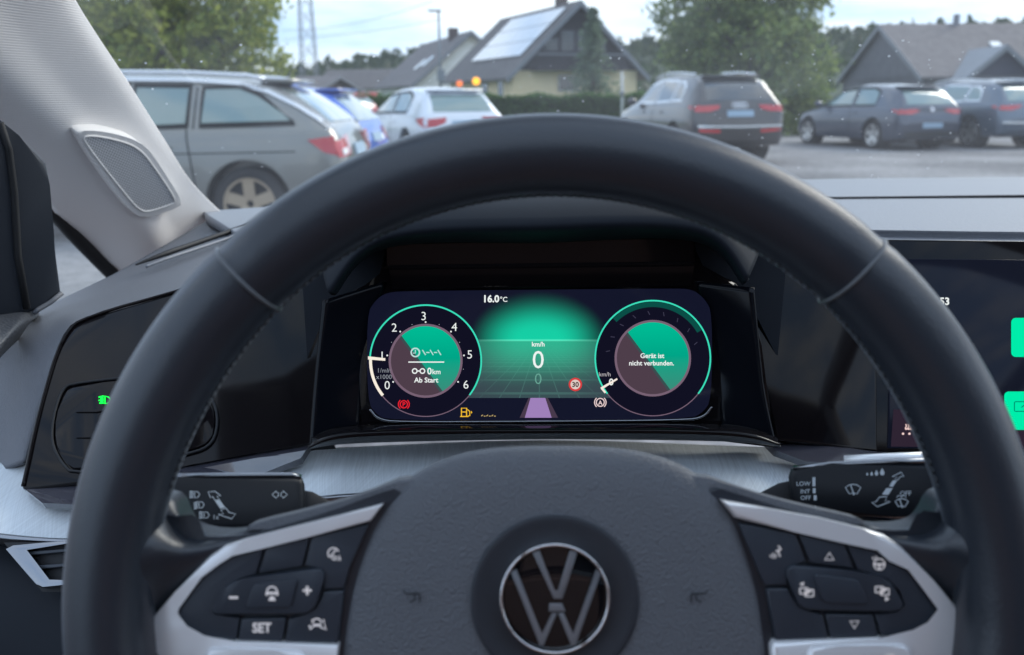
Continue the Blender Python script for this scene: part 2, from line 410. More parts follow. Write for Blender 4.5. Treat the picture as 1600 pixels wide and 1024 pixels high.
# bright ledge under the gloss panels, tilted up to the windscreen
def ledge(name, top, bot):
    V = [D(*p) for p in top]+[D(*p) for p in bot]; n = len(top)
    V += [p-Vector((0, -.004, .006)) for p in V]
    fs = [(i, i+1, n+i+1, n+i) for i in range(n-1)]+[(2*n+i, 3*n+i, 3*n+i+1, 2*n+i+1) for i in range(n-1)]
    fs += [(n+i, n+i+1, 3*n+i+1, 3*n+i) for i in range(n-1)]+[(i+1, i, 2*n+i, 2*n+i+1) for i in range(n-1)]+[(0, n, 3*n, 2*n), (n-1, 3*n-1, 4*n-1, 2*n-1)]
    return mesh(name, V, fs, M_ledge, dash)
M_ledge = mat('gloss ledge', (.05, .05, .065), .07, spec=1.0, coat=1)
ledge('gloss_ledge', [(38, 764, .622), (128, 757, .628), (290, 726, .635), (400, 706, .640), (487, 690, .645)],
      [(66, 786, .606), (140, 790, .606), (290, 752, .612), (400, 744, .618), (470, 716, .632)])
ledge('gloss_ledge', [(1196, 688, .645), (1280, 692, .642), (1365, 706, .636), (1460, 712, .632), (1720, 716, .628)],
      [(1212, 704, .632), (1262, 722, .620), (1365, 724, .615), (1460, 726, .612), (1720, 735, .607)])

# ================================================================== instrument cluster
EX = 2**-EXPO
def E(name, r, g, b, s=1.0): return emis(name, lin(r, g, b), s*EX)
CP = Plane(D(842, 555, .63), -fwd)
clus = thing('instrument_cluster', 'lit digital instrument display with two round dials behind the steering wheel', 'display', D(842, 600, .63))
prism('surround', [(486, 690), (492, 600), (505, 495), (520, 468), (570, 446), (600, 432), (600, 378), (1086, 368), (1092, 420), (1150, 440), (1178, 470), (1190, 540), (1212, 690), (1180, 693), (1110, 674), (580, 674), (520, 690)], CP, -.03, -.006, M_piano, clus, .003, 3)
def slab(name, quad, th, mat_, par):     # a sloped bar with its own thickness
    a = [D(*q) for q in quad]; n = (a[1]-a[0]).cross(a[3]-a[0]).normalized()
    if n.dot(CAM-a[0]) < 0: n = -n
    b = [p-n*th for p in a]; bm = bmesh.new(); va = [bm.verts.new(p) for p in a]; vb = [bm.verts.new(p) for p in b]
    bm.faces.new(va); bm.faces.new(vb[::-1])
    for i in range(4): bm.faces.new((va[i], vb[i], vb[(i+1) % 4], va[(i+1) % 4]))
    bmesh.ops.bevel(bm, geom=list(bm.edges), offset=.0012, segments=2, affect='EDGES')
    return sharp(bm_obj(name, bm, mat_, par, True), 50)
slab('upper_ledge', [(604, 380, .612), (1086, 370, .612), (1086, 412, .622), (604, 418, .622)], .006, M_piano, clus)
slab('upper_ledge', [(606, 420, .619), (1086, 414, .619), (1080, 449, .632), (612, 454, .632)], .006, M_piano, clus)
hood = loft('hood', [
    [(470, 410, .78), (560, 378, .78), (842, 362, .765), (1120, 362, .76), (1230, 385, .76)],
    [(490, 370, .65), (580, 312, .64), (842, 300, .63), (1110, 302, .63), (1210, 350, .65)],
    [(510, 450, .595), (600, 366, .585), (842, 350, .58), (1090, 354, .585), (1172, 430, .595)],
    [(524, 462, .613), (604, 388, .610), (842, 380, .61), (1084, 378, .610), (1160, 446, .613)]], M_darkpl, clus, 16, 40, .004)
prism('hood_side', [(470, 400), (560, 340), (640, 360), (640, 460), (505, 500), (480, 560)], Plane(D(560, 420, .648), -fwd), -.01, 0, M_darkpl, clus)
prism('hood_side', [(1050, 350), (1140, 340), (1230, 400), (1215, 560), (1185, 500), (1050, 460)], Plane(D(1130, 420, .648), -fwd), -.01, 0, M_darkpl, clus)
# side cheeks of the binnacle
loft('cheek', [[(505, 470, .618), (492, 600, .622), (484, 700, .620)], [(604, 440, .634), (574, 560, .638), (560, 690, .634)]], M_pianos, clus, 8, 20, .003)
loft('cheek', [[(1178, 450, .618), (1192, 600, .622), (1214, 700, .620)], [(1086, 440, .634), (1114, 560, .638), (1130, 690, .634)]], M_pianos, clus, 8, 20, .003)
loft('lower_lip', [
    [(486, 684, .618), (560, 664, .626), (842, 660, .630), (1125, 662, .626), (1214, 684, .618)],
    [(484, 698, .606), (560, 678, .610), (842, 674, .612), (1125, 676, .610), (1218, 694, .606)],
    [(480, 703, .612), (560, 693, .622), (842, 687, .630), (1125, 690, .622), (1220, 699, .612)]], M_piano, clus, 10, 50, .002)
tube('screen_highlight', [CP(u, v, .002) for u, v in chaikin([(578, 640), (590, 655), (620, 660), (842, 659), (1070, 657), (1100, 652), (1112, 636)], 2, False)], .0010, M_dkmetal, clus)  # thin metal tube standing in for the highlight under the screen

def screen_mat():
    M = bpy.data.materials.new('cluster screen'); M.use_nodes = True; n = M.node_tree; L = n.links; b = n.nodes['Principled BSDF']
    b.inputs['Base Color'].default_value = (.004, .005, .008, 1); b.inputs['Roughness'].default_value = .06; b.inputs['Specular IOR Level'].default_value = .12
    t = n.nodes.new('ShaderNodeTexCoord'); s = n.nodes.new('ShaderNodeSeparateXYZ'); L.new(t.outputs['UV'], s.inputs[0])
    def mth(op, a, b_=None, c=None, clamp=False):
        q = n.nodes.new('ShaderNodeMath'); q.operation = op; q.use_clamp = clamp
        for i, x in enumerate((a, b_, c)):
            if x is None: continue
            if isinstance(x, (int, float)): q.inputs[i].default_value = x
            else: L.new(x, q.inputs[i])
        return q.outputs[0]
    def rng_(x, a, b_, c, d):
        q = n.nodes.new('ShaderNodeMapRange'); q.interpolation_type = 'SMOOTHSTEP'; L.new(x, q.inputs['Value'])
        for k, vv in zip(('From Min', 'From Max', 'To Min', 'To Max'), (a, b_, c, d)): q.inputs[k].default_value = vv
        return q.outputs[0]
    U, V = s.outputs[0], s.outputs[1]             # hundreds of picture units, v downwards
    ax = mth('ABSOLUTE', mth('SUBTRACT', U, 8.42))
    q1 = mth('POWER', mth('DIVIDE', ax, 1.12), 2.0); q2 = mth('POWER', mth('DIVIDE', mth('SUBTRACT', 5.32, V), .80), 2.0)
    above = mth('MULTIPLY', rng_(mth('SQRT', mth('ADD', q1, q2)), .25, 1.0, 1, 0), rng_(V, 4.5, 5.25, .45, 1))
    above = mth('MULTIPLY', above, mth('LESS_THAN', V, 5.325))
    floor = mth('MULTIPLY', mth('GREATER_THAN', V, 5.325), mth('LESS_THAN', V, 6.22))
    side = rng_(ax, .25, 1.45, 1, 0)
    glow = mth('MULTIPLY', mth('MULTIPLY', floor, rng_(V, 5.3, 6.1, .85, .04)), side)
    # grid lines of the floor
    dz = mth('MAXIMUM', mth('SUBTRACT', V, 5.30), .02)
    row = mth('FRACT', mth('DIVIDE', 2.6, dz)); rl = mth('LESS_THAN', row, .13)
    colx = mth('FRACT', mth('DIVIDE', mth('SUBTRACT', U, 8.42), mth('MULTIPLY', dz, .34))); cl = mth('LESS_THAN', colx, .06)
    gl = mth('MULTIPLY', mth('MULTIPLY', mth('MAXIMUM', rl, cl), floor), mth('MULTIPLY', side, .055))
    hz = mth('MULTIPLY', rng_(mth('ABSOLUTE', mth('SUBTRACT', V, 5.32)), 0, .025, 1, 0), rng_(ax, .2, 1.7, .9, .0))
    def col(c): 
        q = n.nodes.new('ShaderNodeRGB'); q.outputs[0].default_value = (*lin(*c), 1); return q.outputs[0]
    def scale(c, f):
        q = n.nodes.new('ShaderNodeVectorMath'); q.operation = 'SCALE'; L.new(c, q.inputs[0]); L.new(f, q.inputs['Scale']); return q.outputs[0]
    def add(a, b_):
        q = n.nodes.new('ShaderNodeVectorMath'); q.operation = 'ADD'; L.new(a, q.inputs[0]); L.new(b_, q.inputs[1]); return q.outputs[0]
    c = add(col((17, 19, 38)), scale(col((0, 205, 160)), above))
    c = add(c, scale(col((0, 185, 140)), glow))
    c = add(c, scale(col((52, 64, 66)), mth('MULTIPLY', floor, mth('MULTIPLY', rng_(V, 5.2, 5.8, .45, 1), rng_(ax, 1.2, 1.9, 1, .0)))))
    c = add(c, scale(col((150, 255, 225)), mth('ADD', gl, mth('MULTIPLY', hz, .28))))
    L.new(c, b.inputs['Emission Color']); b.inputs['Emission Strength'].default_value = EX
    return M
pts = chaikin([(573, 492), (586, 470), (604, 457), (640, 455), (842, 453), (1050, 451), (1082, 452), (1102, 468), (1113, 490), (1112, 625), (1098, 645), (1078, 655), (842, 657), (606, 657), (588, 648), (574, 628)], 2)
scr = lay('screen', sh_poly(pts), CP, 0, screen_mat(), clus)
uvl = scr.data.uv_layers.new(name='UVMap')
for li, lp in enumerate(scr.data.loops): uvl.data[li].uv = (pts[lp.vertex_index][0]/100, pts[lp.vertex_index][1]/100)
WHT = E('display white', 240, 246, 244); DIM = E('display grey', 150, 155, 165); TEAL = E('display teal', 60, 225, 190)
NAVY = E('dial navy', 17, 17, 34); MAUVE = E('dial mauve', 120, 98, 116); BROWN = E('dial dark half', 78, 62, 74); CYAN = E('dial green half', 0, 172, 138)
def grad_mat(name, c0, c1, c2, cen):
    M = bpy.data.materials.new(name); M.use_nodes = True; n = M.node_tree; L = n.links; n.nodes.clear()
    o = n.nodes.new('ShaderNodeOutputMaterial'); e = n.nodes.new('ShaderNodeEmission'); t = n.nodes.new('ShaderNodeTexCoord'); s = n.nodes.new('ShaderNodeSeparateXYZ')
    r = n.nodes.new('ShaderNodeValToRGB'); L.new(t.outputs['Object'], s.inputs[0]); q = n.nodes.new('ShaderNodeMapRange')
    q.inputs['From Min'].default_value = cen-.026; q.inputs['From Max'].default_value = cen+.026; L.new(s.outputs[2], q.inputs['Value'])
    L.new(q.outputs[0], r.inputs[0]); r.color_ramp.elements[0].color = (*lin(*c0), 1); r.color_ramp.elements[1].color = (*lin(*c2), 1)
    x = r.color_ramp.elements.new(.55); x.color = (*lin(*c1), 1)
    L.new(r.outputs[0], e.inputs[0]); e.inputs[1].default_value = EX; L.new(e.outputs[0], o.inputs[0]); return M
zc = (CP(665, 565)-org(clus)).z
CYAN = grad_mat('dial green half', (62, 135, 120), (0, 165, 135), (0, 190, 150), zc)
h1, h2, h3, h4, h5 = .0003, .0006, .0009, .0012, .0015
def dial(cx, cy, ro, ri):
    lay('dial_face', sh_disc(cx, cy, ro, 48), CP, h1, NAVY, scr)
    a = arc(cx, cy, ri, 0, 360, 97)
    half = [p for p in arc(cx, cy, ri, 135, -62, 60)]
    lay('dial_centre', sh_disc(cx, cy, ri, 64), CP, h2, BROWN, scr)
    lay('dial_centre_glow', sh_poly(half), CP, h3, CYAN, scr)
    d0, d1 = half[0], half[-1]
    lay('dial_split', sh_stroke([(d0[0]-1, d0[1]), (d1[0]-1, d1[1])], 4), CP, h3+.0001, E('dial split', 58, 78, 80), scr)
    lay('dial_rim', sh_ring(cx, cy, ri+1, 3.6, 0, 360, 72), CP, h4, MAUVE, scr)
    lay('dial_track', sh_ring(cx, cy, ro, 1.4, 218, 322, 48), CP, h2, MAUVE, scr)
    lay('dial_arc', sh_ring(cx, cy, ro, 2.4, 218, -38, 96), CP, h2, TEAL, scr)
dial(665, 564, 87, 55); dial(1020, 560, 90, 57)
for s_, x, y in (('0', 605, 602), ('1', 597, 556), ('2', 616, 512), ('3', 662, 494), ('4', 710, 511), ('5', 734, 554), ('6', 728, 601)):
    lay('dial_numeral', sh_text(s_, x, y, 13, -.004), CP, h4, WHT, scr)
for k in range(13):
    a = 213-k*(246/12); r_ = 60.5
    p = (665+r_*math.cos(R(a)), 564-r_*math.sin(R(a)))
    lay('dial_dot', sh_disc(p[0], p[1], 1.35 if k % 2 == 0 else .7, 10), CP, h4, WHT if k % 2 == 0 else DIM, scr)
lay('needle', join(sh_ring(665, 564, 86, 4.5, 179, 219, 24), sh_poly([(575, 557), (602, 560), (602, 564), (575, 562)])), CP, h5, E('needle', 250, 240, 225), scr)
lay('unit_text', join(sh_text('1/min', 600, 579, 6.8, -.006), sh_text('x1000', 600, 589, 6.8, -.006)), CP, h4, DIM, scr)
lay('range_text', join(sh_ring(649, 551, 6.5, 2.2), sh_stroke([(649, 547), (649, 552), (645, 552)], 1.4), *[sh_stroke([(660+i*6, 547+(i % 2)*4), (665+i*6, 555-(i % 2)*4)], 1.6) for i in range(5)]), CP, h5, E('range text', 190, 225, 222), scr)
lay('divider', sh_stroke([(638, 566), (694, 566)], 1.8), CP, h5, WHT, scr)
lay('trip_text', join(sh_ring(648, 580, 3.6, 1.8), sh_stroke([(652, 580), (656, 580)], 1.8), sh_ring(660, 580, 3.6, 1.8), sh_text('0', 671, 580, 10, .02), sh_text('km', 682, 581, 7.5, .015), sh_text('Ab Start', 666, 594, 7.6, .02)), CP, h5, WHT, scr)
lay('temperature_text', join(sh_text('16.0', 767, 467, 10.5, .03), sh_text('°C', 787, 468, 7.5, .01)), CP, h4, WHT, scr)
lay('speed_text', join(sh_text('km/h', 841, 538, 7, .02), sh_text('0', 841, 562, 27, .0)), CP, h4, WHT, scr)
lay('speed_reflection', sh_text('0', 841, 592, 17, -.01), CP, h3, E('speed reflection', 105, 165, 150), scr)
lay('lane', sh_poly([(826, 622), (856, 622), (872, 653), (812, 653)]), CP, h2, E('lane edge', 72, 58, 76), scr)
lay('lane_centre', sh_poly([(829, 622), (852, 622), (862, 653), (820, 653)]), CP, h3, E('lane', 158, 128, 186), scr)
lay('speed_limit_sign', sh_disc(899, 601, 10.5), CP, h2, E('sign red', 215, 60, 62), scr)
lay('speed_limit_face', sh_disc(899, 601, 7.6), CP, h3, E('sign white', 225, 205, 198), scr)
lay('speed_limit_text', sh_text('30', 899, 601, 7.5, .03), CP, h4, E('sign text', 60, 42, 45), scr)
RED = E('warning red', 245, 35, 50)
lay('parking_brake_symbol', join(sh_ring(631, 632, 5.6, 1.5), sh_text('P', 631, 632, 6.5, .02), sh_ring(631, 632, 8.5, 1.5, 130, 230, 12), sh_ring(631, 632, 8.5, 1.5, -50, 50, 12)), CP, h4, RED, scr)
YEL = E('warning yellow', 250, 195, 50)
lay('fuel_symbol', join(sh_stroke([(721, 638), (729, 638), (729, 651), (721, 651)], 1.8, True), sh_stroke([(722, 644), (729, 644)], 1.5), sh_stroke([(730, 640), (734, 643), (734, 650), (731, 650)], 1.5), sh_stroke([(719, 651), (732, 651)], 1.6), sh_poly([(736, 642), (738, 644.5), (736, 647)])), CP, h4, YEL, scr)
lay('fuel_text', join(*[sh_stroke([(752+i*4, 650.5), (754.5+i*4, 648.5+(i % 2)*2)], 1.3) for i in range(6)]), CP, h4, E('fuel text', 190, 165, 110), scr)
lay('speed_pointer', join(sh_poly([(938, 606), (964, 591), (965, 593.5), (940, 609)]), sh_stroke([(940, 607), (946, 614)], 3)), CP, h5, E('pointer', 250, 236, 225), scr)
lay('speed_unit', join(sh_text('km/h', 945, 585, 6.5, .0)), CP, h4, E('unit', 190, 185, 190), scr)
lay('dial_numeral', sh_text('0', 955, 597, 10, .02), CP, h4, WHT, scr)
lay('hold_symbol', join(sh_ring(938, 629, 6.2, 1.6), sh_text('A', 938, 629.5, 6.5, .02), sh_ring(938, 629, 9, 1.5, 130, 230, 12), sh_ring(938, 629, 9, 1.5, -50, 50, 12)), CP, h4, E('hold white', 235, 210, 210), scr)
for k in range(9):
    a = 170-k*19
    lay('dial_dot', sh_stroke([(1020+68*math.cos(R(a)), 560-68*math.sin(R(a))), (1020+74*math.cos(R(a+2)), 560-74*math.sin(R(a+2)))], 1.2), CP, h4, E('faint tick', 62, 60, 80), scr)
lay('dial_shade', sh_ring(1020, 560, 84, 8, 30, 135, 48), CP, h3, E('dial glow', 10, 78, 70), scr)
lay('message_text', join(sh_text('Gerät ist', 1019, 556, 7.2, .02), sh_text('nicht verbunden.', 1018, 567.5, 7.2, .02)), CP, h5, WHT, scr)

# right-hand gloss panel and the touchscreen
PR = plane3((1180, 440, .66), (1214, 690, .632), (1400, 720, .640))
prism('gloss_fascia', [(1150, 405), (1240, 385), (1368, 380), (1372, 706), (1214, 688)], PR, -.012, 0, M_piano, dash, .002, 3)
PI = plane3((1366, 372, .690), (1366, 712, .640), (1720, 372, .700))
ts = thing('touchscreen', 'black glossy touchscreen with green tiles at the right edge', 'touchscreen', PI(1540, 712))
prism('casing', [(1364, 373), (1740, 377), (1740, 716), (1366, 708)], PI, -.018, -.001, M_piano, ts, .002, 3)
tsc = prism('screen', [(1394, 404), (1740, 407), (1740, 704), (1388, 700)], PI, -.0012, .0008, mat('touchscreen glass', (.005, .006, .010), .08, spec=.18, emit=lin(20, 24, 40), es=.2), ts, .0006)
lay('clock_text', sh_text('53', 1476, 471, 11, .03), PI, .0012, WHT, tsc)
def rrect(x0, y0, x1, y1, r):
    return [p for c in ((x1-r, y0+r, 90, 0), (x1-r, y1-r, 0, -90), (x0+r, y1-r, -90, -180), (x0+r, y0+r, 180, 90)) for p in arc(c[0], c[1], r, c[2], c[3], 6)]
GT = E('tile green', 0, 236, 170)
lay('tile', sh_poly(rrect(1580, 497, 1690, 558, 7)), PI, .0012, GT, tsc)
tl = lay('tile', sh_poly(rrect(1569, 612, 1690, 672, 7)), PI, .0012, GT, tsc)
lay('tile_icon', join(sh_stroke(rrect(1585, 628, 1606, 643, 2), 1.2, True), sh_stroke([(1596, 637), (1602, 632)], 1.2)), PI, .0015, E('tile icon', 0, 95, 80), tsc)
lay('control_bar', sh_poly([(1396, 640), (1740, 644), (1740, 702), (1392, 698)]), PI, .0011, E('bar mauve', 46, 36, 50), tsc)
lay('seat_heating_symbol', join(*[sh_stroke([(1415+i*4, 663), (1416.5+i*4, 666), (1414.5+i*4, 669), (1416+i*4, 672)], 2) for i in range(4)], sh_stroke([(1414, 670), (1426, 671), (1430, 663)], 2), *[sh_disc(1411+i*10, 678, 2, 10) for i in range(3)]), PI, .0014, E('seat symbol', 238, 205, 200), tsc)

loft('passenger_panel', [[(1738, 376, .735), (1800, 377, .735)], [(1738, 540, .705), (1800, 540, .705)], [(1738, 730, .665), (1800, 730, .665)]], M_dash, dash, 8, 16, .005, ext=1.12)

# ================================================================== column stalks
def car_beam(x, y, s=1.0, tilt=0):
    return join(sh_stroke([(x, y-5*s), (x+5*s, y-4.4*s), (x+8*s, y), (x+5*s, y+4.4*s), (x, y+5*s)], 1.3, True), *[sh_stroke([(x-8*s, y-4.6*s+k*3*s+tilt), (x-2*s, y-4.6*s+k*3*s)], 1.7) for k in range(4)])
PS = plane3((260, 745, .405), (480, 743, .435), (380, 825, .415))
st = thing('indicator_stalk', 'black indicator and headlight stalk with white symbols left of the hub', 'stalk', PS(380, 825, -.01))
prism('lever', [(225, 748), (250, 744), (460, 741), (474, 744), (479, 756), (481, 800), (470, 815), (430, 832), (225, 832)], PS, -.018, 0, M_stalk, st, .004, 4)
prism('arm', [(474, 765), (490, 768), (540, 795), (540, 818), (474, 815)], PS, -.024, -.008, M_gap, st, .002)
tube('edge_highlight', [PS(u, v, -.0015) for u, v in ((250, 745), (340, 743.5), (455, 742.5), (470, 746))], .0014, M_dkmetal, st)  # metal tube imitating the highlight along the lever's top edge
sym = join(car_beam(304, 773), car_beam(311, 789, 1, 2), car_beam(319, 805), sh_text('1x', 337, 808, 7))
lay('headlight_symbols', sym, PS, .0004, M_iconw, st)
lay('flash_arrow', join(sh_stroke([(325, 769), (336, 768), (345, 775), (339, 776), (343, 781), (336, 782), (332, 776), (329, 778)], 1.4, True), sh_poly([(336, 783), (343, 781), (352, 793), (344, 795)]), sh_stroke([(345, 797), (353, 794), (358, 801), (368, 803), (362, 811), (341, 804), (349, 803)], 1.4, True)), PS, .0004, M_iconw, st)
lay('turn_arrows', join(sh_stroke([(425, 773), (432, 767), (432, 770), (435, 770), (435, 776), (432, 776), (432, 779)], 1.3, True), sh_stroke([(449, 773), (442, 767), (442, 770), (439, 770), (439, 776), (442, 776), (442, 779)], 1.3, True)), PS, .0004, M_iconw, st)
lay('assist_symbol', join(sh_stroke(rrect(272, 783, 284, 796, 3), 1.5, True), sh_stroke([(270, 789), (286, 789)], 2), sh_ring(279, 789, 10, 1.3, -50, 50, 10)), PS, .0004, M_iconw, st)

PW = plane3((1232, 735, .435), (1462, 722, .405), (1350, 810, .415))
wt = thing('wiper_stalk', 'black wiper stalk with white rain drop symbols right of the hub', 'stalk', PW(1350, 810, -.01))
prism('lever', [(1229, 745), (1233, 733), (1245, 727), (1300, 724), (1500, 720), (1500, 806), (1400, 808), (1270, 806), (1235, 790)], PW, -.018, 0, M_stalk, wt, .004, 4)
prism('arm', [(1238, 750), (1238, 800), (1170, 792), (1170, 778), (1215, 755)], PW, -.024, -.008, M_gap, wt, .002)
tube('edge_highlight', [PW(u, v, -.0015) for u, v in ((1240, 732), (1300, 726), (1380, 722.5), (1470, 720))], .0014, M_dkmetal, wt)  # highlight on this lever built as metal tubes too
tube('edge_highlight', [PW(u, v, -.010) for u, v in ((1320, 720), (1380, 717), (1470, 714))], .0026, M_satin, wt)
lay('speed_marks', join(sh_text('LOW', 1255, 756, 6.5, .01), sh_text('INT', 1258, 768, 6.5, .01), sh_text('OFF', 1259, 778, 6.5, .01), sh_rect(1269.5, 746, 1274, 760), sh_rect(1270, 763, 1274.5, 771), sh_rect(1271.5, 774, 1276, 782), sh_stroke([(1274, 790), (1276, 796)], 1)), PW, .0004, M_iconw, wt)
def wiper(x, y, s):
    return join(sh_stroke([(x-12*s, y-4*s), (x-6*s, y-8*s), (x, y-9*s), (x+6*s, y-8*s), (x+12*s, y-4*s), (x+6*s, y+6*s), (x, y+4*s), (x-6*s, y+6*s)], 1.5, True), sh_stroke([(x-4*s, y-8*s), (x+1*s, y+6*s)], 1.7), sh_disc(x+1*s, y+6.5*s, 1.6*s, 10))
lay('wiper_symbol', wiper(1333, 766, 1), PW, .0004, M_iconw, wt)
lay('rear_wiper_symbol', join(wiper(1409, 787, .85), sh_ring(1405, 778, 3.5, 1, 0, 180, 10), sh_ring(1412, 778, 3.5, 1, 0, 180, 10), sh_text('OFF', 1415, 771, 7, .005)), PW, .0004, M_iconw, wt)
def drop(x, y, s): return sh_poly([(x, y-5*s), (x+2.6*s, y), (x+2.6*s, y+2.4*s), (x+1*s, y+3.8*s), (x-1*s, y+3.8*s), (x-2.6*s, y+2.4*s), (x-2.6*s, y)])
lay('rain_drops', join(drop(1355, 741, .55), drop(1362, 740.5, .75), drop(1369.5, 739.5, 1.0), drop(1378.5, 738, 1.3)), PW, .0004, M_iconw, wt)
lay('stalk_arrow', join(sh_stroke([(1394, 745), (1408, 738), (1412, 745), (1407, 745), (1403, 750), (1398, 749), (1402, 746)], 1.4, True), sh_poly([(1395, 751), (1402, 751), (1395, 761), (1389, 760)]), sh_poly([(1385, 763), (1395, 763), (1388, 773.5), (1378, 773)]), sh_stroke([(1374, 777), (1386, 776), (1383, 783), (1391, 784), (1371, 792), (1362, 785), (1369, 784)], 1.5, True)), PW, .0004, M_iconw, wt)

# ================================================================== steering wheel
TILT = R(1.5)
HC = D(867, 935, .340)
ex = right; ey = (up*math.cos(TILT)+fwd*math.sin(TILT)).normalized(); ez = ex.cross(ey).normalized()
WP = Plane(HC, ez)
sw = thing('steering_wheel', 'black leather steering wheel with silver spokes in the foreground', 'steering wheel', HC)
def wpt(x, y, h): return HC + ex*x + ey*y + ez*h
RO = .1845
def rim_half(a):     # half thickness seen from the front: thicker at the thumb rests
    d = math.degrees(a) % 360
    k = max(math.exp(-((d-28)/22)**2), math.exp(-((d-152)/22)**2))
    return .0155+.0010*k
NA, NB = 220, 28
def rim_pt(a, b, g=0.0):
    w = rim_half(a)+g; rc = RO-rim_half(a); q = .0178+g
    x = math.cos(b); y = math.sin(b)
    # slightly squared section
    x = math.copysign(abs(x)**.92, x); y = math.copysign(abs(y)**.92, y)
    r = rc + w*x
    return wpt(r*math.cos(a), r*math.sin(a), q*y)
V = []; 
for i in range(NA):
    a = 2*math.pi*i/NA
    # shallow grooves where the leather panels meet
    g = -sum(.0011*math.exp(-((math.degrees(a)-s)/.9)**2) for s in (133.2, 48.3))
    V += [rim_pt(a, 2*math.pi*k/NB, g) for k in range(NB)]
fs = grid_faces(NA, NB, True)+[((NA-1)*NB+k, (NA-1)*NB+(k+1) % NB, (k+1) % NB, k) for k in range(NB)]
rim = mesh('rim', V, fs, M_leather, sw, True)
M_seam = mat('rim seam', (.12, .13, .14), .35)
for s in (133.2+.75, 48.3-.75):
    tube('seam', [rim_pt(R(s), 2*math.pi*k/40, -.0002) for k in range(40)], .0008, M_seam, sw, closed=True)
Vs, Fs = [], []
for k in range(230):
    d = 16+148*k/229
    bm_a = R(d); bb = math.pi-.02 + (.05 if k % 2 else -.05)
    p = rim_pt(bm_a, bb, .0002); q = rim_pt(bm_a+R(.85), bb-(.12 if k % 2 else -.12), .0002)
    v, f = tube('', [p, (p+q)/2+(p-HC).normalized()*-.0002, q], [.0002, .00045, .0002], None, None, 5, ret=True)
    n = len(Vs); Vs += v; Fs += [tuple(i+n for i in x) for x in f]
o = mesh('stitching', Vs, Fs, M_stitch, sw, True); o['kind'] = 'stuff'
# leather spokes running from the rim to the hub
prism('spoke', [(170, 830), (200, 790), (240, 775), (264, 782), (276, 815), (292, 832), (330, 840), (385, 836), (440, 822), (520, 798), (600, 768), (660, 750), (700, 775), (700, 1130), (150, 1130), (150, 900)], WP, -.026, -.008, M_leather, sw, .007, 5, rnd=1)
prism('spoke', [(1560, 830), (1530, 790), (1500, 770), (1478, 778), (1464, 808), (1448, 824), (1410, 830), (1352, 826), (1300, 815), (1220, 794), (1140, 768), (1080, 750), (1040, 775), (1040, 1130), (1590, 1130), (1590, 900)], WP, -.026, -.008, M_leather, sw, .007, 5, rnd=1)
def wloft(name, rows, mt):
    return loft(name, [[tuple(WP(*p)) for p in r_] for r_ in rows], mt, sw, 24, 30, .005, world=True)
wloft('thumb_rest', [[(200, 770, -.004), (178, 835, .012), (172, 920, .013), (182, 1000, .013), (205, 1080, .013)],
    [(250, 792, -.010), (240, 845, .006), (206, 920, .009), (200, 1000, .009), (222, 1080, .009)],
    [(296, 838, -.010), (284, 864, .0), (236, 928, .0), (216, 990, .0), (242, 1070, .0)],
    [(392, 828, -.012), (345, 862, -.006), (270, 935, -.008), (235, 985, -.008), (268, 1060, -.008)]], M_leather)
wloft('thumb_rest', [[(1539, 764, -.004), (1561, 828, .012), (1568, 915, .013), (1558, 1000, .013), (1535, 1080, .013)],
    [(1490, 786, -.010), (1500, 839, .006), (1535, 915, .009), (1542, 1000, .009), (1520, 1080, .009)],
    [(1444, 830, -.010), (1458, 857, .0), (1507, 922, .0), (1530, 990, .0), (1503, 1070, .0)],
    [(1350, 820, -.012), (1397, 855, -.006), (1477, 930, -.008), (1518, 985, -.008), (1482, 1060, -.008)]], M_leather)
# small soft spoke caps next to the pad
prism('spoke_cap', [(386, 836), (384, 824), (396, 818), (480, 798), (560, 776), (640, 742), (680, 760), (640, 800), (560, 800)], WP, -.018, -.0085, M_pad, sw, .003, 3, rnd=1)
prism('spoke_cap', [(1350, 826), (1352, 815), (1338, 809), (1250, 790), (1170, 768), (1090, 738), (1050, 760), (1100, 800), (1170, 796)], WP, -.018, -.0085, M_pad, sw, .003, 3, rnd=1)

cl = lambda pts: [(220+x/3.065, 690+y/3.065) for x, y in pts]
crr = lambda pts: [(1100+x/3.066, 690+y/3.066) for x, y in pts]
# silver spoke trims (a closed band: outer edge, then inner edge)
lo = cl([(1158, 303), (950, 358), (700, 420), (500, 470), (400, 502), (330, 550), (160, 725), (45, 855), (28, 905), (45, 965), (100, 1050), (160, 1150)])
li = cl([(1100, 382), (815, 455), (590, 512), (440, 548), (370, 578), (290, 652), (172, 795), (165, 828), (215, 893), (300, 940), (450, 960), (945, 975)])
ro = crr([(84, 283), (300, 322), (560, 370), (760, 418), (870, 450), (950, 505), (1100, 665), (1275, 862), (1290, 900), (1270, 960), (1215, 1050), (1150, 1150)])
ri = crr([(152, 368), (440, 436), (680, 490), (830, 522), (900, 548), (980, 615), (1142, 785), (1150, 812), (1090, 888), (1010, 930), (840, 945), (340, 960)])
def band(name, a, b, extra):
    pts = a + extra + b[::-1]
    return prism(name, pts, WP, -.016, -.0035, M_satin, sw, .0022, 4)
band('spoke_trim', lo, li, [(520, 1075), (528, 1012)])
band('spoke_trim', ro, ri, [(1210, 1075), (1206, 1012)])
# lower silver bars at the bottom of the picture
prism('lower_bar', cl([(300, 1030), (320, 1000), (345, 992), (740, 1004), (775, 1018), (800, 1060), (800, 1120), (300, 1120)]), WP, -.012, -.0012, M_satin, sw, .0016, 3, rnd=1)
prism('lower_bar', crr([(500, 1030), (515, 995), (540, 985), (950, 975), (980, 985), (1010, 1020), (1010, 1120), (500, 1120)]), WP, -.012, -.0012, M_satin, sw, .0016, 3, rnd=1)
lay('lower_print', sh_text('OK', 1392, 1025, 7, .02), WP, -.0008, M_icon, sw)
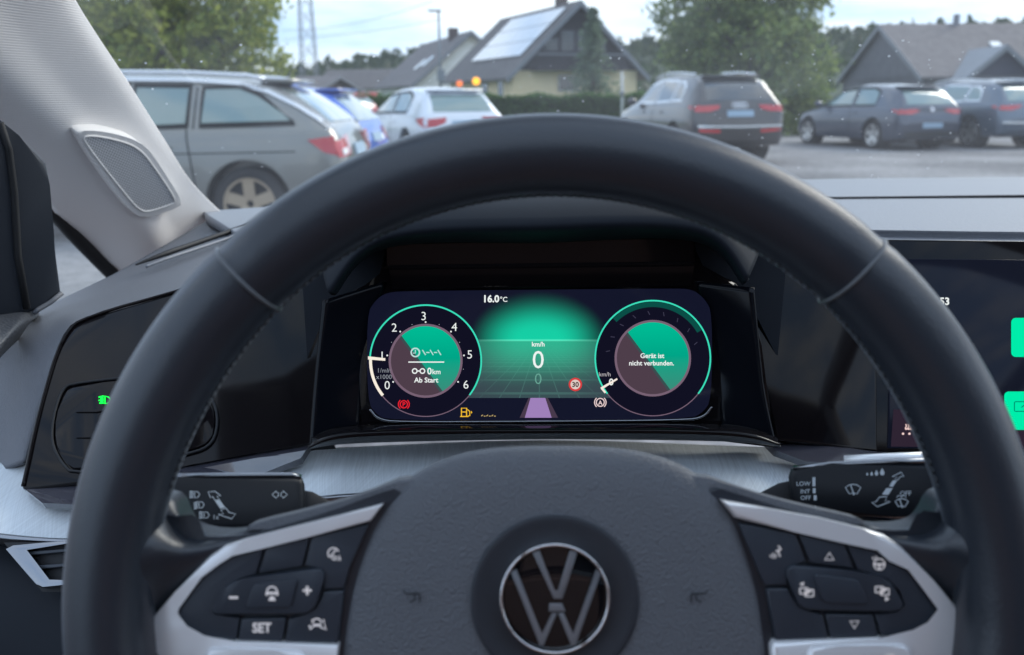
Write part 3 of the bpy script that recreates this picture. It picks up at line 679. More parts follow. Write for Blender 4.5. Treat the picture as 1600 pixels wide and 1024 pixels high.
# button fields
prism('button_base', li + [(545, 1012), (576, 830), (592, 812)], WP, -.018, -.0085, M_gap, sw)
prism('button_base', ri + [(1188, 1012), (1158, 830), (1150, 812)], WP, -.018, -.0085, M_gap, sw)
def button(pts, h=-.0052, rnd=1, bev=.0011, tight=True):
    if tight:
        cx = sum(p[0] for p in pts)/len(pts); cy = sum(p[1] for p in pts)/len(pts)
        q = []
        for x, y in pts:
            d = math.hypot(x-cx, y-cy) or 1; q.append((x-(x-cx)/d*1.0, y-(y-cy)/d*1.0))
        pts = q
    # keep straight edges, soften only the corners
    N = len(pts); soft = []
    for i in range(N):
        p0, p, p1 = pts[i-1], pts[i], pts[(i+1) % N]
        for other in (p0, p1):
            d = math.hypot(other[0]-p[0], other[1]-p[1]) or 1; k = min(2.2*rnd/d, .4)
            soft.append((p[0]+(other[0]-p[0])*k, p[1]+(other[1]-p[1])*k))
    return prism('button', soft, WP, -.012, h, M_button, sw, bev, 3)
HB = -.0052
b = button(cl([(588, 513), (552, 638), (480, 650), (400, 690), (335, 800), (345, 837), (474, 845), (455, 957), (300, 938), (220, 890), (172, 828), (178, 795), (300, 645), (375, 580), (450, 548)]))
b = button(cl([(597, 511), (809, 458), (775, 600), (560, 635)]))
b = button(cl([(818, 455), (1092, 398), (1040, 510), (1000, 600), (975, 706), (872, 711), (884, 640), (855, 603), (782, 597)]))
lay('icon', join(sh_ring(521, 865, 8.5, 2, 20, 230, 20), sh_stroke([(516, 870), (526, 858)], 2), sh_ring(522, 872, 3, 1.8), sh_stroke([(528, 876), (530, 868), (532, 876)], 2)), WP, HB+.0003, M_icon, b)
b = button(cl([(478, 847), (697, 844), (680, 960), (460, 955)]))
lay('icon', sh_text('SET', 409, 981, 14.5, .03, .9), WP, HB+.0003, M_icon, b)
b = button(cl([(706, 844), (800, 837), (852, 802), (872, 717), (972, 714), (945, 972), (688, 963)]))
lay('icon', join(sh_ring(495, 974, 7, 2.4, 0, 180, 14), sh_rect(489, 975, 502, 979), sh_stroke([(484, 984), (490, 979)], 2.2), sh_stroke([(500, 980), (510, 984), (507, 976)], 2.2), sh_disc(484, 979, 2, 8), sh_stroke([(487, 968), (490, 972)], 2), sh_stroke([(505, 968), (507, 974)], 2)), WP, HB+.0003, M_icon, b)
b = button(cl([(415, 682), (480, 657), (850, 607), (878, 622), (880, 655), (845, 790), (800, 828), (352, 833), (335, 815), (342, 790), (390, 705)]), -.0036, 2, .0018)
H2 = -.0036
lay('icon', sh_rect(358, 932, 372, 936), WP, H2+.0003, M_icon, b)
lay('icon', join(sh_rect(473, 921, 487, 924.6), sh_rect(478, 916, 482, 930)), WP, H2+.0003, M_icon, b)
b = button(cl([(545, 682), (740, 657), (752, 670), (720, 795), (508, 803), (500, 790), (528, 700)]), -.0026, 1.5, .0012)
lay('icon', join(sh_ring(425, 925, 8, 2.4, -10, 190, 16), sh_rect(418, 925, 432, 929), sh_poly([(422, 932), (428, 932), (431, 939), (419, 939)]), sh_rect(415, 926, 418, 931), sh_rect(432, 926, 435, 931)), WP, -.0026+.0003, M_icon, b)
# right-hand field
b = button(crr([(165, 392), (440, 441), (493, 579), (412, 590), (388, 618), (404, 690), (290, 694), (250, 600)]))
lay('icon', join(sh_stroke([(1216, 853), (1220, 858), (1216, 862), (1219, 870)], 2.2), sh_stroke([(1212, 866), (1212, 872)], 1.8), sh_stroke([(1208, 864), (1208, 873)], 1.8), sh_stroke([(1204, 867), (1204, 871)], 1.8), sh_stroke([(1212, 862), (1221, 858)], 2)), WP, HB+.0003, M_icon, b)
b = button(crr([(452, 444), (675, 492), (722, 610), (507, 583)]))
lay('icon', sh_stroke([(1296, 864), (1303, 875), (1289, 875)], 2.2, True), WP, HB+.0003, M_icon, b)
b = button(crr([(685, 494), (830, 527), (900, 552), (980, 622), (1138, 787), (1143, 812), (1085, 885), (1010, 925), (850, 936), (820, 830), (930, 825), (970, 790), (942, 715), (885, 652), (735, 615)]))
lay('icon', join(sh_ring(1374, 882, 8.5, 2), sh_stroke([(1366, 882), (1382, 882)], 3), sh_stroke([(1374, 882), (1374, 890)], 3), sh_stroke([(1363, 871), (1366, 875)], 1.8), sh_stroke([(1368, 869), (1370, 873)], 1.8)), WP, HB+.0003, M_icon, b)
b = button(crr([(298, 704), (405, 701), (440, 792), (490, 820), (572, 824), (598, 947), (342, 957)]))
b = button(crr([(580, 826), (814, 830), (840, 937), (606, 947)]))
lay('icon', sh_stroke([(1335, 982), (1328, 971), (1342, 971)], 2.2, True), WP, HB+.0003, M_icon, b)
b = button(crr([(402, 602), (432, 593), (720, 620), (850, 645), (900, 672), (964, 780), (958, 805), (920, 820), (490, 810), (452, 790), (392, 640)]), -.0036, 2, .0018)
def sq(x, y, fl):
    return join(sh_stroke(rrect(x-10, y-4, x+2, y+5, 1), 2, True), sh_stroke(rrect(x-2, y-1, x+11, y+9, 1), 2, True), sh_poly([(x-4, y+5), (x+6, y-3), (x+8, y+1), (x-1, y+8)]), sh_poly([(x-11, y-10), (x-4, y-14), (x-4, y-7)] if fl else [(x+5, y+11), (x+12, y+15), (x+5, y+19)]))
lay('icon', sq(1260, 923, True), WP, H2+.0003, M_icon, b)
lay('icon', sq(1378, 921, False), WP, H2+.0003, M_icon, b)
b = button(crr([(525, 642), (545, 635), (740, 661), (758, 680), (793, 770), (780, 785), (582, 775), (562, 760)]), -.0026, 1.5, .0012)

# airbag pad: rings of its outline, domed
def pad_ring(sc, h, top_drop=0):
    base = [(525, 1130), (528, 1060), (534, 1000), (545, 930), (562, 868), (590, 800), (640, 745), (700, 714), (770, 700), (867, 697), (965, 700), (1035, 714), (1095, 745), (1142, 790), (1170, 860), (1188, 930), (1198, 1000), (1203, 1060), (1206, 1130), (1080, 1200), (867, 1215), (650, 1200)]
    pts = chaikin(base, 2)
    return [WP(867+(u-867)*sc, 960+(v-960)*sc + top_drop*max(0, (960-v)/260), h) for u, v in pts]
rings = [pad_ring(1.0, -.040), pad_ring(1.0, -.017), pad_ring(1.005, -.0110), pad_ring(.992, -.0085, 5), pad_ring(.972, -.0072, 9), pad_ring(.93, -.0058, 11), pad_ring(.80, -.0045, 12), pad_ring(.6, -.0038, 8), pad_ring(.4, -.0036, 4), pad_ring(.2, -.0036, 2), pad_ring(.001, -.0036)]
n = len(rings[0]); V = [p for r_ in rings for p in r_]
airbag = mesh('airbag_pad', V, grid_faces(len(rings), n, True), M_pad, sw, True)
# emblem surround, black glass and chrome ring
def disc_rings(cx, cy, spec, name, mt, par, n=96, uv=None):
    V, UV = [], []
    c0 = WP(cx, cy, spec[-1][1])
    for r_, h in spec:
        for k in range(n):
            a = 2*math.pi*k/n
            q = r_/4119*(1-h/.34)   # same apparent size at that height
            V.append(HC + (WP(cx, cy, h)-HC) + ex*(q*math.cos(a)) + ey*(q*math.sin(a)))
            UV.append((k/n*180, r_*.55))
    o = mesh(name, V, grid_faces(len(spec), n, True), mt, par, True)
    ul = o.data.uv_layers.new(name='UVMap')
    for i, lp in enumerate(o.data.loops):
        uu = UV[lp.vertex_index]; ul.data[i].uv = uu
    for p in o.data.polygons:      # close the wrap
        us = [ul.data[i].uv[0] for i in p.loop_indices]
        if max(us)-min(us) > 90:
            for i in p.loop_indices:
                if ul.data[i].uv[0] < 90: ul.data[i].uv = (ul.data[i].uv[0]+180, ul.data[i].uv[1])
    return o
disc_rings(867, 937, [(133, -.006), (131, -.0022), (128, -.0018), (120, -.0024), (100, -.0030), (88, -.0032), (60, -.0034)], 'emblem_surround', M_radial, airbag)
emb = disc_rings(867, 936, [(88, -.006), (87.5, -.0004), (86.5, .0012), (84, .0018), (81.5, .0012), (80.5, -.0002)], 'emblem', M_chrome, sw)
disc_rings(867, 936, [(81, -.0008), (70, -.0003), (50, .0002), (25, .0005), (.1, .0006)], 'emblem_glass', M_emblem, emb)
ce = lambda pts: [(760+x/5.277, 830+y/5.277) for x, y in pts]
sV = [ce([(383, 180), (440, 165), (560, 492), (650, 492), (625, 560), (558, 560), (530, 500)]), ce([(690, 165), (748, 180), (650, 492), (592, 492)])]
sW = [ce([(520, 598), (622, 598), (652, 665), (515, 665)]), ce([(205, 345), (248, 318), (458, 860), (540, 680), (582, 680), (472, 945), (440, 945)]), ce([(592, 680), (640, 680), (716, 860), (905, 318), (945, 350), (735, 945), (700, 945)])]
for i, s_ in enumerate([sV[0], sV[1]]): prism('letter_stroke', s_, WP, -.0004, .0010, M_eletter, emb, .0002)
for s_ in sW: prism('letter_stroke', s_, WP, -.0004, .0010, M_eletter, emb, .0002)
M_emboss = mat('horn emboss', (.02, .024, .03), .5)
for x, fl in ((643, 1), (1093, -1)):
    f = lambda pts: [(x+fl*(a-643), b) for a, b in pts]
    lay('horn_mark', join(sh_stroke(f([(630, 922), (634, 928), (657, 928)]), 2.6), sh_stroke(f([(648, 929), (648, 938), (640, 941)]), 2.4), sh_stroke(f([(656, 930), (656, 942)]), 2.4)), WP, -.0026, M_emboss, airbag)
# steering column shroud behind the hub
loft('column_shroud', [[(600, 800, .46), (867, 770, .45), (1130, 800, .46)], [(610, 950, .42), (867, 950, .41), (1120, 950, .42)], [(620, 1150, .41), (867, 1150, .41), (1110, 1150, .41)]], M_darkpl, dash, 10, 20, .006)

# ================================================================== front pillar, door, windscreen
rowsP = [
 [(78, -100, .735), (50, -92, .715), (-20, -50, .69), (-85, 25, .68), (-135, 95, .715)],
 [(118, 0, .82), (95, 10, .80), (35, 45, .775), (-25, 100, .76), (-70, 165, .80)],
 [(200, 128, .935), (180, 135, .915), (130, 160, .89), (75, 200, .87), (25, 245, .91)],
 [(255, 215, 1.03), (238, 222, 1.01), (200, 240, .985), (150, 275, .965), (80, 325, 1.0)],
 [(296, 280, 1.11), (280, 288, 1.095), (250, 312, 1.07), (208, 345, 1.045), (124, 378, 1.07)],
 [(340, 326, 1.18), (318, 336, 1.16), (280, 362, 1.13), (240, 396, 1.10), (172, 424, 1.11)],
 [(372, 352, 1.22), (345, 366, 1.20), (300, 398, 1.16), (256, 432, 1.13), (190, 456, 1.14)]]
pil = thing('windscreen_pillar', 'light grey fabric windscreen pillar trim with round-cornered speaker grille on the left', 'pillar', D(300, 350, 1.14))
loft('pillar_trim', rowsP, M_pillar, pil, 50, 30, .004)
PG = plane3((150, 175, .893), (90, 215, .873), (262, 318, 1.067))
outl = chaikin([(119, 213), (124, 204), (160, 205), (205, 216), (226, 228), (242, 246), (286, 316), (282, 324), (230, 341), (214, 337), (196, 322)], 2)
gfr = prism('speaker_frame', outl, PG, -.02, .0015, M_pillarpl, pil, .0015, 4)
inn = chaikin([(128, 219), (134, 212), (160, 214), (200, 224), (219, 235), (234, 252), (275, 312), (270, 319), (230, 332), (218, 328), (204, 315)], 2)
tube('frame_bead', [PG(u, v, .0018) for u, v in inn], .0012, M_pillarpl, gfr, closed=True)
gr = lay('speaker_mesh', sh_poly(inn), PG, .0018, M_grille, gfr)
ul = gr.data.uv_layers.new(name='UVMap')
for i, lp in enumerate(gr.data.loops):
    u, v = inn[lp.vertex_index]
    ul.data[i].uv = ((u*.93-v*.36)*1.22, (u*.36+v*.93)*1.22)

door = thing('driver_door', 'near-black driver door frame and armrest end left of the dashboard', 'car door', D(20, 520, .72))
PD = plane3((0, 190, .70), (80, 260, .74), (60, 486, .76))
prism('window_frame', [(-70, 125), (-20, 172), (30, 212), (74, 256), (78, 290), (84, 360), (97, 457), (62, 486), (-70, 520)], PD, -.03, 0, M_frame, door, .004, 3)
tube('frame_groove', [PD(u, v, .0004) for u, v in ((0, 192), (14, 235), (22, 300), (28, 400), (42, 482))], .003, M_seal, door)
tube('frame_bead', [PD(u, v, .0005) for u, v in ((97, 458), (80, 472), (60, 484), (52, 490))], .0022, M_dash, door)
loft('armrest_end', [
    [(-60, 498, .70), (0, 492, .75), (40, 485, .775), (62, 490, .785)],
    [(-60, 505, .67), (0, 497, .715), (38, 490, .745), (58, 496, .765)],
    [(-60, 560, .645), (-10, 545, .67), (20, 520, .70), (45, 507, .745)],
    [(-60, 640, .645), (-25, 600, .665), (0, 560, .69), (30, 530, .735)]], M_trim_end, door, 14, 20, .006)
PQ = plane3((84, 320, 1.12), (175, 420, 1.17), (96, 460, 1.12))
def glass_mat(name, tint, dust_veil):  # pale diffuse mix paints the reflected haze veil along with dust
    M = bpy.data.materials.new(name); M.use_nodes = True; n = M.node_tree; L = n.links; n.nodes.clear()
    o = n.nodes.new('ShaderNodeOutputMaterial'); t = n.nodes.new('ShaderNodeBsdfTransparent'); t.inputs[0].default_value = (*tint, 1)
    g = n.nodes.new('ShaderNodeBsdfGlossy'); g.inputs['Roughness'].default_value = 0.02
    f = n.nodes.new('ShaderNodeFresnel'); f.inputs[0].default_value = 1.45
    m1 = n.nodes.new('ShaderNodeMixShader'); L.new(f.outputs[0], m1.inputs[0]); L.new(t.outputs[0], m1.inputs[1]); L.new(g.outputs[0], m1.inputs[2])
    d = n.nodes.new('ShaderNodeBsdfDiffuse'); d.inputs[0].default_value = (.8, .82, .85, 1)
    tr = n.nodes.new('ShaderNodeBsdfTranslucent'); tr.inputs[0].default_value = (.8, .82, .85, 1)
    m2 = n.nodes.new('ShaderNodeMixShader'); L.new(d.outputs[0], m2.inputs[1]); L.new(tr.outputs[0], m2.inputs[2])
    tcn = n.nodes.new('ShaderNodeTexCoord'); x = n.nodes.new('ShaderNodeTexNoise'); x.inputs['Scale'].default_value = 7; x.inputs['Detail'].default_value = 8
    L.new(tcn.outputs['Object'], x.inputs['Vector'])
    r = n.nodes.new('ShaderNodeMapRange'); r.inputs['From Min'].default_value = .3; r.inputs['From Max'].default_value = .7; r.inputs['To Min'].default_value = dust_veil*.6; r.inputs['To Max'].default_value = dust_veil*1.4
    L.new(x.outputs['Fac'], r.inputs['Value'])
    m3 = n.nodes.new('ShaderNodeMixShader'); L.new(r.outputs[0], m3.inputs[0]); L.new(m1.outputs[0], m3.inputs[1]); L.new(m2.outputs[0], m3.inputs[2])
    L.new(m3.outputs[0], o.inputs[0]); return M
M_ws = glass_mat('windscreen glass', (.95, .98, .97), .065)
lay('quarter_glass', sh_poly([(70, 300), (200, 440), (190, 470), (60, 480)]), PQ, 0, glass_mat('quarter glass', (.9, .93, .92), .14), door)
tube('quarter_seal', along([(70, 312, 1.0), (110, 360, 1.05), (150, 402, 1.09), (176, 428, 1.11)], 16), .009, M_seal, door)

ws = thing('windscreen', 'dusty windscreen glass with a mixed-in haze veil and tiny droplets above the dashboard', 'windscreen', (.35, 1.5, 1.02))
def ws_pt(s, t):      # s across 0..1, t up 0..1
    bx = -.56+1.82*s; by = 1.40+.28*math.sin(math.pi*s); bz = 1.03
    tx = -.37+1.44*s; ty = .56+.12*math.sin(math.pi*s); tz = 1.56
    return Vector((bx+(tx-bx)*t, by+(ty-by)*t, bz+(tz-bz)*t+.03*math.sin(math.pi*t)))
n1, n2 = 24, 16
V = [ws_pt(i/(n1-1), j/(n2-1)) for j in range(n2) for i in range(n1)]
pane = mesh('pane', V, grid_faces(n2, n1), M_ws, ws, True)
bv = BVHTree.FromPolygons(V, grid_faces(n2, n1))
M_drop = mat('dried droplet', (.9, .92, .95), .2, spec=.8)
_n = M_drop.node_tree; _t = _n.nodes.new('ShaderNodeBsdfTranslucent'); _t.inputs[0].default_value = (.97, .98, 1, 1); _m = _n.nodes.new('ShaderNodeMixShader'); _m.inputs[0].default_value = .85
_n.links.new(_n.nodes['Principled BSDF'].outputs[0], _m.inputs[1]); _n.links.new(_t.outputs[0], _m.inputs[2]); _n.links.new(_m.outputs[0], _n.nodes['Material Output'].inputs[0])
Vd, Fd = [], []
r2 = random.Random(3)
for k in range(150):
    u, v = r2.uniform(150, 1600), r2.uniform(70, 285)
    if k < 34: u, v = r2.uniform(1150, 1600), r2.uniform(60, 270)
    hit = bv.ray_cast(CAM, ray(u, v).normalized())
    if hit[0] is None: continue
    p, nn = hit[0], hit[1]
    if nn.dot(CAM-p) < 0: nn = -nn
    p = p - nn*.0005; rr = r2.choice((.0007, .0008, .001, .0012, .0015))
    a = nn.orthogonal().normalized(); c = nn.cross(a)
    s0 = len(Vd); n = 8
    Vd += [p+(a*math.cos(i*math.tau/n)+c*math.sin(i*math.tau/n))*rr for i in range(n)] + [p - nn*rr*.6, p+nn*rr*.3]
    Fd += [(s0+i, s0+(i+1) % n, s0+n) for i in range(n)]+[(s0+(i+1) % n, s0+i, s0+n+1) for i in range(n)]
o = mesh('droplets', Vd, Fd, M_drop, ws, True); o['kind'] = 'stuff'

# the rest of the car round the driver, outside the picture: roof, sides, seats, bonnet
M_roofglass = glass_mat('roof glass', (.92, .94, .95), .02)
M_head = mat('headliner', (.55, .54, .53), .9); M_seat = mat('seat reflection brown', (.20, .125, .105), .85); M_paint = mat('own car paint', (.25, .26, .28), .3, coat=1)  # brown of the unseen seats put in to tint gloss reflections
cab = tag(thing('cabin_shell', 'roof lining, seats and body of the car around the viewpoint', 'car body', (.35, -.6, .3)), kind='structure')
def slabw(name, pts_top, th, mt):
    o = mesh(name, pts_top, grid_faces(len(pts_top)//2, 2), mt, cab, True); solid(o, th, 0); return o
def roof_pt(i, k):
    k = k/2; y = .56-2.36*k/8; z = 1.56+.05*math.sin(math.pi*(k/8)*.8)-.10*(k/8)**3; q = i/6
    return Vector((-.37+1.44*q, y+.12*math.sin(math.pi*q)*(1-k/8), z+.02*math.sin(math.pi*q)))
V = [roof_pt(i, k) for k in range(17) for i in range(7)]
gf = grid_faces(17, 7); pano = [f for f in gf if 1 <= f[0]//7 <= 6 and f[0] % 7 <= 5 and f[0] % 7 >= 0]
o = mesh('roof_lining', V, [f for f in gf if f not in pano], M_head, cab, True); solid(o, .03, 0)
mesh('added_glass_roof', V, pano, M_roofglass, cab, True)  # unseen opening added so overhead light reaches the wheel
for sx in (-1, 1):
    xo = .35+sx*.83; xi = .35+sx*.70
    bm = bmesh.new()
    box(bm, (.35+sx*.80, -.35, .62), (.09, 2.3, .62)); bm_obj('side_panel', bm, M_trim_end, cab)
    tube('side_pillar', [(xo-.05*sx, -.30, .9), (xi, -.42, 1.56)], .05, M_head, cab)
    tube('roof_rail', [(xi, .56, 1.55), (xi, -.3, 1.60), (xi, -1.7, 1.52)], .05, M_head, cab)
    tube('rear_pillar', [(xo-.04*sx, -1.95, .9), (xi, -1.55, 1.52)], .09, M_head, cab)
    sx0 = .35+sx*.36
    bm = bmesh.new(); box(bm, (sx0, -.36, .80), (.54, .15, .74)); box(bm, (sx0, -.10, .48), (.5, .5, .16)); box(bm, (sx0, -.38, 1.29), (.30, .12, .22))  # unseen seats, shaped to block bright reflections from behind
    bmesh.ops.bevel(bm, geom=list(bm.edges), offset=.03, segments=3, affect='EDGES'); sharp(bm_obj('seat', bm, M_seat, cab, True))
bm = bmesh.new(); box(bm, (.35, -1.45, .82), (1.3, .16, .84)); box(bm, (.35, -1.2, .45), (1.3, .5, .16)); bmesh.ops.bevel(bm, geom=list(bm.edges), offset=.03, segments=3, affect='EDGES'); sharp(bm_obj('rear_bench', bm, M_seat, cab, True))
bm = bmesh.new(); box(bm, (.35, -.3, .28), (1.6, 3.0, .06)); bm_obj('floor_pan', bm, M_seat, cab)
M_blocktint = glass_mat('blocking tint', (.10, .11, .12), .0)  # dark tint added to the unseen rear panes to cut reflections
mesh('rear_window', [(-.35, -2.0, .95), (1.05, -2.0, .95), (.98, -1.78, 1.52), (-.28, -1.78, 1.52)], [(0, 1, 2, 3)], M_blocktint, cab)
bm = bmesh.new(); box(bm, (.35, -2.02, .62), (1.6, .08, .68)); bm_obj('tailgate', bm, M_trim_end, cab)
for sx in (-1, 1): mesh('rear_side_window', [(.35+sx*.80, -.34, .93), (.35+sx*.78, -1.95, .95), (.35+sx*.70, -1.72, 1.52), (.35+sx*.70, -.40, 1.56)], [(0, 1, 2, 3)], M_blocktint, cab)
tube('passenger_pillar', [(1.24, 1.38, 1.03), (1.05, .56, 1.56)], .05, M_pillarpl, cab)
V = [Vector((.35+s*.80, 1.72+1.0*t, .92+.05*(1-abs(s))-.22*t*t)) for t in (0, .25, .5, .75, 1) for s in (-1, -.6, 0, .6, 1)]
o = mesh('bonnet', V, grid_faces(5, 5), M_paint, cab, True); solid(o, .02)

# ================================================================== the place outside: ground
def ground_mat():
    M = mat('gravel and grass', (.1, .1, .1), .95); n = M.node_tree; L = n.links; b = n.nodes['Principled BSDF']
    t = n.nodes.new('ShaderNodeTexCoord'); s = n.nodes.new('ShaderNodeSeparateXYZ'); L.new(t.outputs['Object'], s.inputs[0])
    x = n.nodes.new('ShaderNodeTexNoise'); x.inputs['Scale'].default_value = 9; x.inputs['Detail'].default_value = 8; L.new(t.outputs['Object'], x.inputs['Vector'])
    x2 = n.nodes.new('ShaderNodeTexNoise'); x2.inputs['Scale'].default_value = .35; x2.inputs['Detail'].default_value = 5; L.new(t.outputs['Object'], x2.inputs['Vector'])
    r = n.nodes.new('ShaderNodeValToRGB'); r.color_ramp.elements[0].position = .41; r.color_ramp.elements[0].color = (.10, .10, .105, 1); r.color_ramp.elements[1].position = .62; r.color_ramp.elements[1].color = (.31, .305, .31, 1)
    ad = n.nodes.new('ShaderNodeMath'); ad.operation = 'MULTIPLY_ADD'; ad.inputs[1].default_value = .6; L.new(x2.outputs['Fac'], ad.inputs[0])
    m1 = n.nodes.new('ShaderNodeMath'); m1.operation = 'MULTIPLY'; m1.inputs[1].default_value = .4; L.new(x.outputs['Fac'], m1.inputs[0]); L.new(m1.outputs[0], ad.inputs[2]); L.new(ad.outputs[0], r.inputs[0])
    g = n.nodes.new('ShaderNodeValToRGB'); g.color_ramp.elements[0].color = (.025, .05, .015, 1); g.color_ramp.elements[1].color = (.07, .12, .03, 1); L.new(x.outputs['Fac'], g.inputs[0])
    k = n.nodes.new('ShaderNodeMath'); k.operation = 'MULTIPLY_ADD'; k.inputs[1].default_value = 5; L.new(x2.outputs['Fac'], k.inputs[0]); L.new(s.outputs[1], k.inputs[2])
    mr = n.nodes.new('ShaderNodeMapRange'); mr.inputs['From Min'].default_value = 37; mr.inputs['From Max'].default_value = 39; L.new(k.outputs[0], mr.inputs['Value'])
    mx_ = n.nodes.new('ShaderNodeMix'); mx_.data_type = 'RGBA'; L.new(mr.outputs[0], mx_.inputs[0]); L.new(r.outputs[0], mx_.inputs[6]); L.new(g.outputs[0], mx_.inputs[7])
    L.new(mx_.outputs[2], b.inputs['Base Color'])
    bp = n.nodes.new('ShaderNodeBump'); bp.inputs['Strength'].default_value = .6; bp.inputs['Distance'].default_value = .03; L.new(x.outputs['Fac'], bp.inputs['Height']); L.new(bp.outputs[0], b.inputs['Normal'])
    return M
o = mesh('ground', [(-900, -300, 0), (900, -300, 0), (900, 1500, 0), (-900, 1500, 0)], [(0, 1, 2, 3)], ground_mat()); o['kind'] = 'structure'

# ================================================================== foliage
def leaf_mat(name, c1, c2):
    M = mat(name, c1, .6); n = M.node_tree; L = n.links; b = n.nodes['Principled BSDF']
    g = n.nodes.new('ShaderNodeNewGeometry'); r = n.nodes.new('ShaderNodeMix'); r.data_type = 'RGBA'
    r.inputs[6].default_value = (*c1, 1); r.inputs[7].default_value = (*c2, 1); L.new(g.outputs['Random Per Island'], r.inputs[0]); L.new(r.outputs[2], b.inputs['Base Color'])
    tr = n.nodes.new('ShaderNodeBsdfTranslucent'); L.new(r.outputs[2], tr.inputs[0]); m_ = n.nodes.new('ShaderNodeMixShader'); m_.inputs[0].default_value = .5
    o = n.nodes['Material Output']; L.new(b.outputs[0], m_.inputs[1]); L.new(tr.outputs[0], m_.inputs[2]); L.new(m_.outputs[0], o.inputs[0]); return M
M_bark = mat('bark', (.09, .07, .05), .9, grain=('noise', 14, .6, .03))
def leaves(pos, size, up_bias=0.0):
    """pos n x 3, a bent leaf (two triangles) for each"""
    n = len(pos); a = rng.normal(size=(n, 3)); a[:, 2] -= up_bias; a /= np.linalg.norm(a, axis=1)[:, None]
    b = rng.normal(size=(n, 3)); b -= (b*a).sum(1)[:, None]*a; b /= np.linalg.norm(b, axis=1)[:, None]
    s = (size*rng.uniform(.6, 1.35, n))[:, None]; c = np.cross(a, b)
    P = np.stack([pos-a*s, pos+b*s*.5+c*s*.15, pos+a*s, pos-b*s*.5+c*s*.15], 1).reshape(-1, 3)
    return P, n
def leaf_mesh(name, pos, size, mt, parent, up_bias=0.0, kind=None):
    P, n = leaves(np.asarray(pos), size, up_bias); P = P - np.array(org(parent))
    me = bpy.data.meshes.new(name); me.vertices.add(4*n); me.vertices.foreach_set('co', P.ravel())
    me.loops.add(4*n); me.loops.foreach_set('vertex_index', np.arange(4*n)); me.polygons.add(n)
    me.polygons.foreach_set('loop_start', np.arange(n)*4); me.polygons.foreach_set('loop_total', np.full(n, 4)); me.update(calc_edges=True); me.materials.append(mt)
    o = bpy.data.objects.new(name, me); link(o, parent); ORG[o] = org(parent)
    if kind: o['kind'] = kind
    return o
def crown_points(lobes, nclump, per, spread):
    """leaf clumps through the lobes, denser toward the outside"""
    w = np.array([l[3]*l[3]*l[4] for l in lobes]); w = w/w.sum(); out_ = []
    ix = rng.choice(len(lobes), nclump, p=w)
    for i in ix:
        x, y, z, rx, rz = lobes[i]; d = rng.normal(size=3); d /= np.linalg.norm(d); r = rng.uniform(.25, 1)**.5
        c = np.array((x, y, z))+d*np.array((rx, rx, rz))*r
        sp = spread*rng.uniform(.6, 1.4)
        out_.append(c+rng.normal(size=(per, 3))*sp*np.array((1, 1, .7)))
    return np.concatenate(out_)
def tree(name, label, base, lobes, nclump, per, spread, size, mt, trunk_r, top, group=None):
    t = thing(name, label, 'tree', base, group=group)
    leaf_mesh('crown', crown_points(lobes, nclump, per, spread), size, mt, t, .3)
    B = Vector(base); pts = [B + Vector((.12*math.sin(k), .1*math.cos(2*k), top*k/6)) for k in range(7)]
    V, Fc = tube('', pts, [trunk_r*(1-.11*k) for k in range(7)], None, None, 10, ret=True)
    for l in lobes:
        s_ = pts[3] if l[2] > pts[3].z else pts[2]; e = Vector(l[:3]); mid = (s_+e)/2+Vector((0, 0, -.2))
        v, f = tube('', [s_, mid, e], [trunk_r*.5, trunk_r*.32, trunk_r*.1], None, None, 7, ret=True); n = len(V); V += v; Fc += [tuple(i+n for i in q) for q in f]
    mesh('trunk', V, Fc, M_bark, t, True); return t
def LB(u, v, y, ru, rv):     # a crown lobe seen there, at that distance
    p = at_y(u, v, y); return (p.x, p.y, p.z, ru/F*y, rv/F*y)
M_lf1 = leaf_mat('bright leaves', (.13, .20, .03), (.42, .45, .08))
M_lf2 = leaf_mat('mid leaves', (.10, .17, .05), (.28, .34, .10))
M_lf3 = leaf_mat('needles', (.10, .15, .10), (.18, .24, .15))
M_hedge = leaf_mat('hedge leaves', (.045, .11, .025), (.11, .22, .05))
M_wood = leaf_mat('far wood', (.035, .06, .035), (.075, .10, .055))
lb = [LB(170, -30, 20, 120, 110), LB(300, -10, 21, 110, 95), LB(385, 10, 20, 55, 70), LB(250, 70, 20, 120, 60), LB(375, 70, 20, 50, 45), LB(405, 100, 21, 45, 30), LB(160, 70, 22, 70, 80), LB(330, 95, 20, 60, 40)]
tree('broadleaf_tree', 'yellow-green broadleaf tree behind the grey estate car on the left', at_y(270, 150, 20).to_2d().to_3d(), lb, 620, 34, .17, .085, M_lf1, .22, 3.6)
lb = [LB(1150, -60, 31, 105, 90), LB(1100, 10, 30, 70, 60), LB(1225, 10, 31, 70, 70), LB(1160, 70, 30, 100, 60), LB(1240, 100, 30, 60, 80), LB(1090, 90, 31, 60, 50), LB(1200, 160, 30, 85, 70), LB(1262, 185, 30, 38, 45), LB(1060, 40, 31, 30, 40), LB(1120, 150, 32, 55, 45)]
tree('broadleaf_tree', 'large dull green tree behind the dark grey off-roader', at_y(1170, 200, 30.5).to_2d().to_3d(), lb, 560, 36, .24, .12, M_lf2, .3, 5)
